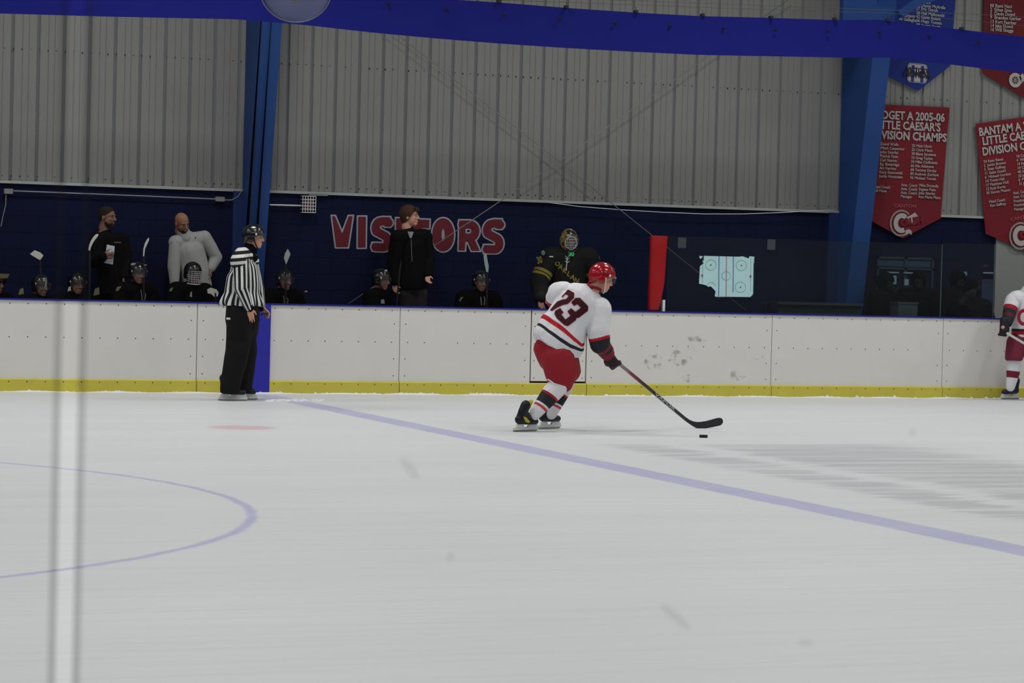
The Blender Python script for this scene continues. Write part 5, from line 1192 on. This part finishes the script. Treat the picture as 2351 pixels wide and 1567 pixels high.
# bearded coach in black with paper
BYc = 29.2; B_ = lambda x, y, dy=0.: P(x, y, BYc+dy)
r = empty('person', (B_(250, 690)[0], BYc, .25), 'bearded dark-haired coach in black jacket holding folded white paper', 'person')
hd = Head(B_(247, 499, -.04), v3(.72, -.68, -.06), UP, 1.02)
J = dict(head=hd, neck=B_(240, 536), chest=B_(252, 572), belly=B_(255, 620), pelvis=B_(256, 668), shR=B_(222, 552, -.1), shL=B_(279, 552, .08), elR=B_(222, 598, -.16), wrR=B_(237, 587, -.35), elL=B_(290, 602, .04), wrL=B_(282, 636, -.10),
         hipR=B_(246, 680), hipL=B_(268, 680), knR=B_(246, 755), knL=B_(270, 755), anR=B_(244, 840), anL=B_(272, 840), ftR=v3(.5, -1, 0), ftL=v3(.5, -1, 0), haR=(v3(.9, -.2, .05), v3(.1, .9, .2), v3(0, -.1, 1), .6), haL=(v3(.1, -.2, -1), v3(-.8, 0, 0), v3(.5, -.8, 0), .4))
for S_ in 'LR': J['an'+S_][2] = .34
blob('body', body_soup(J), mat('skin_shade', (122, 90, 74), .6), r, .006, 2); face_bits(r, hd); beard(r, hd, beard_dark)
shell('hair', hd, hair_dark, r, .104, .083, .096, .036, .088, .015, -.075, .008, cf=-.014)
bj = mat('jacket_black', (13, 13, 15), .9, bump=.35, bscale=8, spec=.06)
o, sl, hp = top_garment(r, J, 'jacket', bj, .036, .03, seed=61); q = Soup(); q.cap(B_(241, 535, 0), .074, B_(250, 552, -.02), .090); blob('collar', q, bj, o, .009, 3)
q = Soup(); p = B_(270, 556, -.165); q.box(p[0]-.04, p[0]+.04, p[1]-.004, p[1]+.004, p[2]-.008, p[2]+.006); obj('chest_mark', q, mat('mark_brown', (92, 78, 52), .7), o)
trousers(r, J, 'trousers', black_cloth, .02); shoes(r, J)
YP = BYc-.315; r2 = empty('paper', P(253, 583, YP), 'folded white line-up paper in the bearded coach hand', 'paper'); q = Soup(); q.prism([P(245.5, 561, YP), P(263.5, 565, YP), P(259, 607, YP+.01), P(239, 603, YP+.01)], (0, .004, 0)); obj('sheet', q, mat('paper', (188, 190, 200), .7), r2)
q = Soup(); q.tube([P(250, 570, YP-.001), P(258, 572, YP-.001)], .0012, 4); obj('print', q, steel_grey, r2)
# young coach in black jacket before the lettering
AY = 29.2; A_ = lambda x, y, dy=0.: P(x, y, AY+dy)
r = empty('person', (A_(945, 700)[0], AY, .25), 'auburn-haired coach in black zip jacket standing before the wall lettering', 'person')
hd = Head(A_(941, 497, -.02), v3(.86, -.5, .05), UP, 1.05)
J = dict(head=hd, neck=A_(938, 532), chest=A_(945, 568), belly=A_(947, 612), pelvis=A_(948, 655), shR=A_(914, 545, -.08), shL=A_(974, 545, .08), elR=A_(904, 600, -.04), wrR=A_(906, 648, -.05), elL=A_(984, 595, .04), wrL=A_(982, 630, -.10),
         hipR=A_(936, 672), hipL=A_(960, 672), knR=A_(936, 745), knL=A_(962, 745), anR=A_(934, 838), anL=A_(964, 838), ftR=v3(.4, -1, 0), ftL=v3(.4, -1, 0))
for S_ in 'LR': J['an'+S_][2] = .34
blob('body', body_soup(J), skin, r, .006, 2); face_bits(r, hd)
shell('hair', hd, hair_auburn, r, .112, .094, .108, .036, .088, -.055, -.10, .012, cf=-.020)
q = Soup(); 
for i in range(5): q.cap(hd.p(.085, -.05+.025*i, .095), .016, hd.p(.098, -.055+.027*i, .066), .009)
blob('fringe', q, hair_auburn, r, .006, 1)
bj2 = mat('jacket_black', (22, 22, 24)); o, sl, hp = top_garment(r, J, 'jacket', bj2, .042, .04, seed=71); q = Soup(); q.cap(A_(939, 531), .074, A_(944, 545, -.02), .09); blob('collar', q, bj2, o, .009, 3)
q = Soup(); q.prism([A_(936, 531, -.115), A_(950, 532, -.12), A_(945, 546, -.15), A_(941, 546, -.15)], (0, .006, 0)); obj('shirt_collar', q, mat('shirt_grey', (120, 122, 128), .7), o)
q = Soup(); q.tube([A_(944, 548, -.16), A_(946, 600, -.19)], .003); obj('zip', q, steel_grey, o)
trousers(r, J, 'trousers', mat('trouser_brown', (38, 34, 36), .85), .02); shoes(r, J)

# ------------------------------------------------------------------ backup goalie standing at the gate
GYY = 28.55; g_ = lambda x, y, dy=0.: P(x, y, GYY+dy)
r = empty('person', (g_(1300, 700)[0], GYY, .25), 'goalie in black jersey with gold stripes and gold mask standing behind the gate', 'person')
hd = Head(g_(1306, 553, -.03), v3(-.15, -.98, -.12), UP, 1.0)
J = dict(head=hd, neck=g_(1305, 582), chest=g_(1304, 612), belly=g_(1302, 655), pelvis=g_(1302, 695), shR=g_(1262, 592), shL=g_(1350, 592), elR=g_(1240, 638, .02), wrR=g_(1241, 678, -.34), elL=g_(1368, 640), wrL=g_(1350, 690, -.1),
         hipR=g_(1290, 705), hipL=g_(1316, 705), knR=g_(1286, 770), knL=g_(1320, 770), anR=g_(1284, 840), anL=g_(1322, 840), ftR=v3(0, -1, 0), ftL=v3(0, -1, 0), haR=(v3(.02, -.55, -.8), v3(0, -.4, -1), v3(.9, 0, 0), .30))
J['elR'] = g_(1238, 645, -.05); J['wrR'] = P(1241, 685, 28.12)
J['haR'] = (v3(-.05, -.45, -.95), v3(0, -.9, -.3), v3(1, 0, 0), .15)
for S_ in 'LR': J['an'+S_][2] = .34
blob('body', body_soup(J), skin_b, r, .006, 2); face_bits(r, hd)
blk = (13, 13, 15); gld = (132, 120, 52)
jg = banded('goalie_jersey', 't', [(0, blk), (.05, gld), (.09, blk)], bump=.3)
sg = banded('goalie_sleeve', 't', [(0, blk), (.46, gld), (.545, blk), (.575, gld), (.66, blk)], bump=.3)
o, sl, hp = top_garment(r, J, 'jersey', jg, .075, .10, seed=81, sleeve_mt=sg, hemr=.02); at = o.data.attributes.new('t', 'FLOAT', 'POINT'); at.data.foreach_set('value', np.full(len(o.data.vertices), .5, np.float32))
for s_, S_ in zip(sl, 'LR'): along(s_.data, [(J['sh'+S_], 0), (J['el'+S_], .78), (J['wr'+S_], 1.)])
BV = BVHTree.FromPolygons([tuple(v) for v in co(o.data)], [tuple(p.vertices) for p in o.data.polygons])
def onto(px, py, Y, lift=.008):
    t = P(px, py, Y); t_ = P(px, py, Y-.8); h_ = BV.ray_cast(Vector(t_), Vector(nrm(t-t_))); return (np.array(h_[0])-v3(0, lift, 0)) if h_[0] is not None else t-v3(0, .2, 0)
def txt_on(s, px, py, Y, h, mt, name, parent, bold=.02, rt=(1, 0, 0), sx=1., align='CENTER', depth=.002, lift=.012):
    me = text2d(s, h, bold*h, align, depth, sx); return place(me, onto(px, py, Y, lift), v3(*rt), UP, mt, name, parent)
for i, ch in enumerate('OAKLAND'):
    if i < 6: txt_on(ch, 1276+i*9.0, 610+i*7.8, GYY, .085, gold, 'letter', o, .04, (1, 0, -.35), lift=.03 if i == 0 else .014)
gn = mat('throat_green', (60, 220, 110), .5); 
q = Soup(); q.prism([hd.p(.165, x, z) for x, z in ((-.05, -.10), (.05, -.10), (.042, -.172), (-.042, -.172))], hd.f*.005); tg = obj('throat_guard', q, mat('guard_dark', (24, 40, 34), .3), r)
me = text2d('30', .072, .003, 'CENTER', .001, .95); place(me, hd.p(.174, 0, -.166), -hd.l*-1 if False else np.cross(UP, -hd.f)*-1, UP, gn, 'number', tg)
q = Soup(); q.tube([onto(1302, 590, GYY), onto(1301, 600, GYY), onto(1299, 621, GYY)], .006); 
for y_ in (590, 595, 602): q.tube([onto(1297, y_-3, GYY), onto(1301.5, y_+1, GYY), onto(1307, y_-3, GYY)], .004)
obj('lace', q, white_paint, o)
q = Soup(); p = onto(1265, 589, GYY); q.box(p[0]-.025, p[0]+.025, p[1]-.003, p[1]+.003, p[2]-.006, p[2]+.008); obj('chest_mark', q, white_paint, o)
sp_ = P(1247, 580, GYY-.13); q = Soup(); q.ell(sp_, (.022, 0, .016), (0, .006, 0), (-.014, 0, .028), 12, 6); obj('shoulder_patch', q, mat('patch_grey', (96, 116, 106), .7), o)
me = text2d('30', .12, .004, 'CENTER', .002, .6); place(me, P(1240, 604, GYY-.145), v3(1, 0, .25), v3(-.2, 0, 1), mat('gold_dim', (120, 108, 46), .7), 'sleeve_number', sl[1])
trousers(r, J, 'hockey_pants', black_cloth, .05); shoes(r, J)
# mask
mk = bpy.data.materials.new('mask_gold'); mk.use_nodes = True; nt = mk.node_tree; b = nt.nodes['Principled BSDF']; vz = nt.nodes.new('ShaderNodeTexVoronoi'); vz.inputs['Scale'].default_value = 30; tcx = nt.nodes.new('ShaderNodeTexCoord'); rp = nt.nodes.new('ShaderNodeValToRGB'); rp.color_ramp.interpolation = 'CONSTANT'
rp.color_ramp.elements[0].color = (*srgb((120, 104, 50)), 1); rp.color_ramp.elements[1].position = .42; rp.color_ramp.elements[1].color = (*srgb((28, 30, 28)), 1); e = rp.color_ramp.elements.new(.66); e.color = (*srgb((150, 146, 120)), 1)
nt.links.new(tcx.outputs['Object'], vz.inputs[0]); nt.links.new(vz.outputs['Color'], rp.inputs[0]); nt.links.new(rp.outputs[0], b.inputs['Base Color']); b.inputs['Roughness'].default_value = .25
q = Soup(); n, k = 44, 22; V = []; idx = {}; Fc = []
for i in range(k+1):
    for j in range(n):
        ph = math.pi/2-(math.pi*.93)*i/k; t = 2*math.pi*j/n; V.append(hd.p(.004+.140*math.cos(ph)*math.cos(t), .116*math.cos(ph)*math.sin(t), -.005+.160*math.sin(ph)))
for i in range(k):
    for j in range(n):
        c = np.mean([V[i*n+j], V[i*n+(j+1) % n], V[(i+1)*n+j]], axis=0)-hd.c; f_, l_, u_ = c@hd.f, c@hd.l, c@hd.u
        if f_ > .04 and (l_/.070)**2+((u_+.010)/.078)**2 < 1: continue
        if f_ < .02 and u_ < -.07: continue
        Fc.append((i*n+j, (i+1)*n+j, (i+1)*n+(j+1) % n, i*n+(j+1) % n))
q.add(V, Fc); mo = obj('goalie_mask', q, mk, r, True); so = mo.modifiers.new('t', 'SOLIDIFY'); so.thickness = .008
q = Soup(); M_ = lambda l_, u_: hd.p(.010+.142*math.sqrt(max(0, 1-(l_/.118)**2-((u_+.005)/.17)**2)), l_, u_)
for l_ in (-.05, -.03, -.01, .01, .03, .05): q.tube([M_(l_, u_) for u_ in np.linspace(.068-abs(l_)*.4, -.085+abs(l_)*.4, 9)], .0026, 5)
for u_ in (.035, .0, -.035, -.065): q.tube([M_(l_, u_) for l_ in np.linspace(-.066, .066, 9)], .0026, 5)
q.tube([M_(.072*math.cos(t), -.010+.080*math.sin(t)) for t in np.linspace(0, 2*math.pi, 30)], .005, 6); obj('face_cage', q, wire_grey, mo)
q = Soup(); w = mid(J['wrR'], J['elR'], .10); q.cap(w, .034, mid(w, J['elR'], .1), .036); blob('wristband', q, white_plastic, r, .008, 1)
# sticks leaning behind the goalie
for i, (x0, y0, x1, y1, c) in enumerate(((1358, 590, 1362, 700, (70, 74, 84)), (1366, 574, 1370, 700, (104, 94, 60)), (1375, 588, 1380, 700, (66, 66, 60)))):
    q = Soup(); q.tube([P(x0, y0, 28.9), P(x1, y1, 28.9), P(x1+2, y1+160, 28.9)], .012, 6); tag(obj('stick_shaft', q, mat('leaning_%d' % i, c, .6)), ['dull grey stick shaft', 'gold-brown stick shaft', 'shorter olive stick shaft'][i]+' upright behind the red helmet', 'hockey stick', 'stick shafts beside the goalie')

# ------------------------------------------------------------------ seated bench players
def bench_player(px, py, yaw, lab, Y=28.72, cage=None, visor=True, bare=False, hx=None, marks=(), lace=False, num=None, hlab=None, scale=1.):
    top = P(px, py, Y); f = v3(math.sin(yaw), -math.cos(yaw), 0)
    J = seated((0, 0, .25), yaw, seat=.45, hf=nrm(f+v3(0, 0, -.10))); hd = J['head']; need = top-hd.p(-.0, 0, .156)
    # slide the seated figure under its head: sideways whole, vertically from the waist up
    J = shift(J, v3(need[0], 0, 0)); hd = J['head']; dy = Y-hd.c[1]; J = shift(J, v3(0, dy, 0)); dz = need[2]
    for k in ('belly', 'chest', 'neck', 'shL', 'shR', 'elL', 'elR'): J[k] = J[k]+UP*dz*(.5 if k == 'belly' else 1)
    hd.c = hd.c+UP*dz
    r = empty('person', (J['pelvis'][0], J['pelvis'][1], .25), lab, 'person', 'players seated on the visitors bench')
    blob('body', body_soup(J, hands=False, slim=.85), mat('skin_bench', (140, 104, 90), .6), r, .009, 3); face_bits(r, hd)
    o, sl, hp = top_garment(r, J, 'jersey', black_cloth, .052, .04, seed=int(px)+50, voxel=.014)
    q = Soup(); q.cap(J['neck']+UP*.02, .072, J['neck']-UP*.02+f*.02, .085); blob('collar', q, black_cloth, o, .01, 2)
    trousers(r, J, 'hockey_pants', black_cloth, .05, voxel=.014)
    for S_ in 'LR':
        a = J['an'+S_]; q = Soup(); q.cap(a-f*.035-UP*.03, .045, a+f*.15-UP*.05, .04); q.cap(a+UP*.1, .055, a-UP*.04, .05); b = blob('skate_boot', q, black_boot, r, .01, 3); V = co(b.data); V[:, 2] = np.maximum(V[:, 2], .255); setco(b.data, V)
        glove(r, J['wr'+S_], nrm(J['wr'+S_]-J['el'+S_]), -UP, -J['r']*(1 if S_ == 'R' else -1), MATS['glove_black'])
    if not bare: h_ = helmet(r, hd, black_shell, hlab, visor=(visor and not cage), cage=cage, strap=black_cloth)
    BVx = BVHTree.FromPolygons([tuple(v) for v in co(o.data)], [tuple(p.vertices) for p in o.data.polygons])
    def on(x, y, lift=.008):
        t = P(x, y, Y); t_ = P(x, y, Y-.8); hh = BVx.ray_cast(Vector(t_), Vector(nrm(t-t_))); return (np.array(hh[0])-v3(0, lift, 0)) if hh[0] is not None else t-v3(0, .2, 0)
    for (mx, my, w, hgt, c, kind) in marks:
        mm = mat('mark_%d_%d_%d' % c, c, .6); q = Soup()
        if kind == 'lace':
            q.tube([on(mx-2, my, .006), on(mx, my+10, .006), on(mx+1, my+24, .006)], .004, 5); q.tube([on(mx+4, my+2, .006), on(mx+9, my+10, .006), on(mx+7, my+24, .006)], .0035, 5); nm = 'lace'
        elif kind == 'helmet':
            p = P(mx, my, Y-.13); q.prism([p+v3(x, 0, z) for x, z in ((-w, -hgt), (w*.7, -hgt*.6), (w, hgt), (-w*.6, hgt))], (0, .004, 0)); nm = 'helmet_mark'
        else:
            p = on(mx, my, .006); q.prism([p+v3(x, 0, z) for x, z in ((-w, -hgt), (w, -hgt*.7), (w*.8, hgt), (-w*.5, hgt*.6))], (0, .004, 0)); nm = 'jersey_patch'
        obj(nm, q, mm, o)
    return r, J
lt, gd = (150, 152, 150), (120, 116, 84)
bench_player(96, 628, .5, 'bench player in black helmet farthest left, below the raised white stick blade', Y=28.62, marks=((42, 668, .03, .04, gd, 'p'), (98, 648, .012, .07, (120, 124, 130), 'p'),), visor=True)
bench_player(178, 624, .3, 'shadowy bench player seen through the gap in the near glass', Y=28.88, marks=((152, 662, .02, .03, (170, 168, 140), 'p'), (214, 668, .035, .05, gd, 'p')))
bench_player(318, 600, .35, 'bench player with bare face and white helmet mark beside the paper-holding coach', marks=((306, 606, .03, .014, lt, 'helmet'), (334, 608, .018, .006, lt, 'helmet'), (325, 665, 0, 0, lt, 'lace'), (272, 662, .035, .03, gd, 'p')))
bench_player(444, 600, .28, 'bench player wearing a wire face cage in front of the pale sweater coach', cage=wire_grey, marks=((394, 664, .03, .025, gd, 'p'), (438, 676, .014, .04, (150, 156, 130), 'p')))
bench_player(655, 616, .35, 'bench player right of the referee, below a raised green blade', marks=((692, 668, .018, .012, (160, 140, 110), 'p'), (652, 678, 0, 0, lt, 'lace')))
bench_player(878, 616, .9, 'bench player looking right beside the standing auburn coach', marks=((886, 621, .02, .010, (190, 192, 192), 'helmet'), (874, 692, .05, .03, (150, 154, 158), 'p')))
bench_player(1104, 620, .12, 'bench player seated alone under the last letters of the wall lettering', marks=((1060, 686, .035, .03, gd, 'p'), (1104, 676, 0, 0, (170, 172, 176), 'lace')))
bench_player(-6, 622, .6, 'bench player with olive cap cut off by the left frame edge', Y=28.88, visor=False, marks=((8, 634, .07, .03, (104, 96, 66), 'helmet'),))
# raised stick blades along the bench
wb = mat('blade_white', (196, 198, 186), .6); wg = mat('blade_grey_green', (150, 168, 160), .6)
def raised(lab, shaft, poly, mt, Y):
    r = empty('hockey_stick', P(*shaft[-1], Y), lab, 'hockey stick', 'sticks held up along the bench')
    q = Soup(); q.prism([P(x, y, Y-.006) for x, y in poly], (0, .014, 0)); obj('blade', q, mt, r)
    q = Soup(); q.tube([P(x, y, Y) for x, y in shaft], .013, 6); obj('shaft', q, mat('shaft_dark', (34, 34, 38), .4), r)
raised('hockey stick with curved white blade raised beside the paper-holding coach', [(206, 576), (205, 780)], [(203, 574), (205, 562), (209, 552), (215, 543), (221, 537), (226, 537), (225, 542), (219, 549), (213, 558), (209, 567), (207, 575)], wb, 28.62)
raised('hockey stick with slim white blade raised between the two left coaches', [(330, 588), (329, 780)], [(328.5, 588), (329.5, 571), (333, 558), (338, 549), (342, 545), (342, 551), (338, 560), (333, 571), (331, 588)], wb, 28.62)
raised('hockey stick with broad tilted white blade tip at the far left', [(92, 596), (98, 780)], [(69, 583), (80, 574), (92, 579), (100, 586), (92, 597), (80, 590)], wb, 28.62)
raised('hockey stick with pale green diamond blade right of the blue column', [(656, 606), (655, 780)], [(652, 592), (655, 581), (661, 571), (667, 583), (662, 595), (657, 607)], wg, 28.62)
raised('hockey stick with narrow pale blade under the final letter of the lettering', [(1118, 624), (1116, 780)], [(1110, 583), (1117, 582), (1119, 596), (1122, 610), (1121, 625), (1117, 625), (1113, 606)], wg, 28.4)
raised('hockey stick with blunt white blade end beside the caged player', [(494, 672), (502, 780)], [(476, 664), (484, 660), (497, 664), (502, 671), (500, 680), (492, 681), (484, 674), (477, 673)], wb, 28.5)
raised('dark hockey stick leaning across the auburn coach', [(918, 618), (904, 780)], [(916, 620), (919, 604), (922, 596), (922, 606), (920, 620)], mat('shaft_dark', (34, 34, 38)), 28.6)

# ------------------------------------------------------------------ solid figures built for the silhouettes in the right-hand glass
dk = mat('coat_dark', (9, 10, 13), .95, bump=.3, spec=.05); dks = mat('skin_silhouette', (26, 22, 22), .8)  # near-black skin and cloth carry the silhouette's darkness in their colour
for (px, py, yaw, H_, lab) in ((2022, 622, .5, 1.1, 'solid seated figure for a silhouette in the shield glass right of the blue column'), (2124, 618, -.6, 1.1, 'broad solid figure for a hooded silhouette in the glass behind the grey box'), (2195, 617, .2, 1.1, 'solid dark figure for a round-topped silhouette right of the glass seam'), (2236, 642, -.2, 1.1, 'smaller solid figure for a silhouette at the right end of the glass')):
    Y = {2022: 28.95, 2124: 28.95, 2195: 29.2, 2236: 28.75}[px]; top = P(px, py, Y); J = seated((0, 0, 0), yaw, seat=.45); hd = J['head']; J = shift(J, v3(top[0], Y-hd.c[1], 0)); hd = J['head']; dz = top[2]-(hd.c[2]+.15)
    for k in ('belly', 'chest', 'neck', 'shL', 'shR', 'elL', 'elR'): J[k] = J[k]+UP*dz*(.5 if k == 'belly' else 1)
    hd.c = hd.c+UP*dz
    r = empty('person', (J['pelvis'][0], J['pelvis'][1], 0), lab, 'person', 'solid figures for silhouettes in the right glass'); blob('body', body_soup(J, hands=False, slim=.8), dks, r, .010, 3); face_bits(r, hd)
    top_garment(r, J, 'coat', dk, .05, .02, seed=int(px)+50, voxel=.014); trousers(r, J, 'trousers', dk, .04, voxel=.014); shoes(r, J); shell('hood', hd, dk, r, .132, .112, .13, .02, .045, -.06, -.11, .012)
a_, b_ = P(1990, 700, 28.95), P(2262, 700, 28.95); r = empty('player_bench', ((a_[0]+b_[0])/2, 29., 0), 'dark bench under the figures behind the right glass', 'bench')
q = Soup(); q.box(a_[0], b_[0], 28.72, 28.98, .33, .37); obj('seat', q, MATS['bench_wood'], r)
for x in (a_[0]+.1, b_[0]-.1): q = Soup(); q.box(x-.03, x+.03, 28.75, 28.95, 0, .33); obj('leg', q, steel_grey, r)
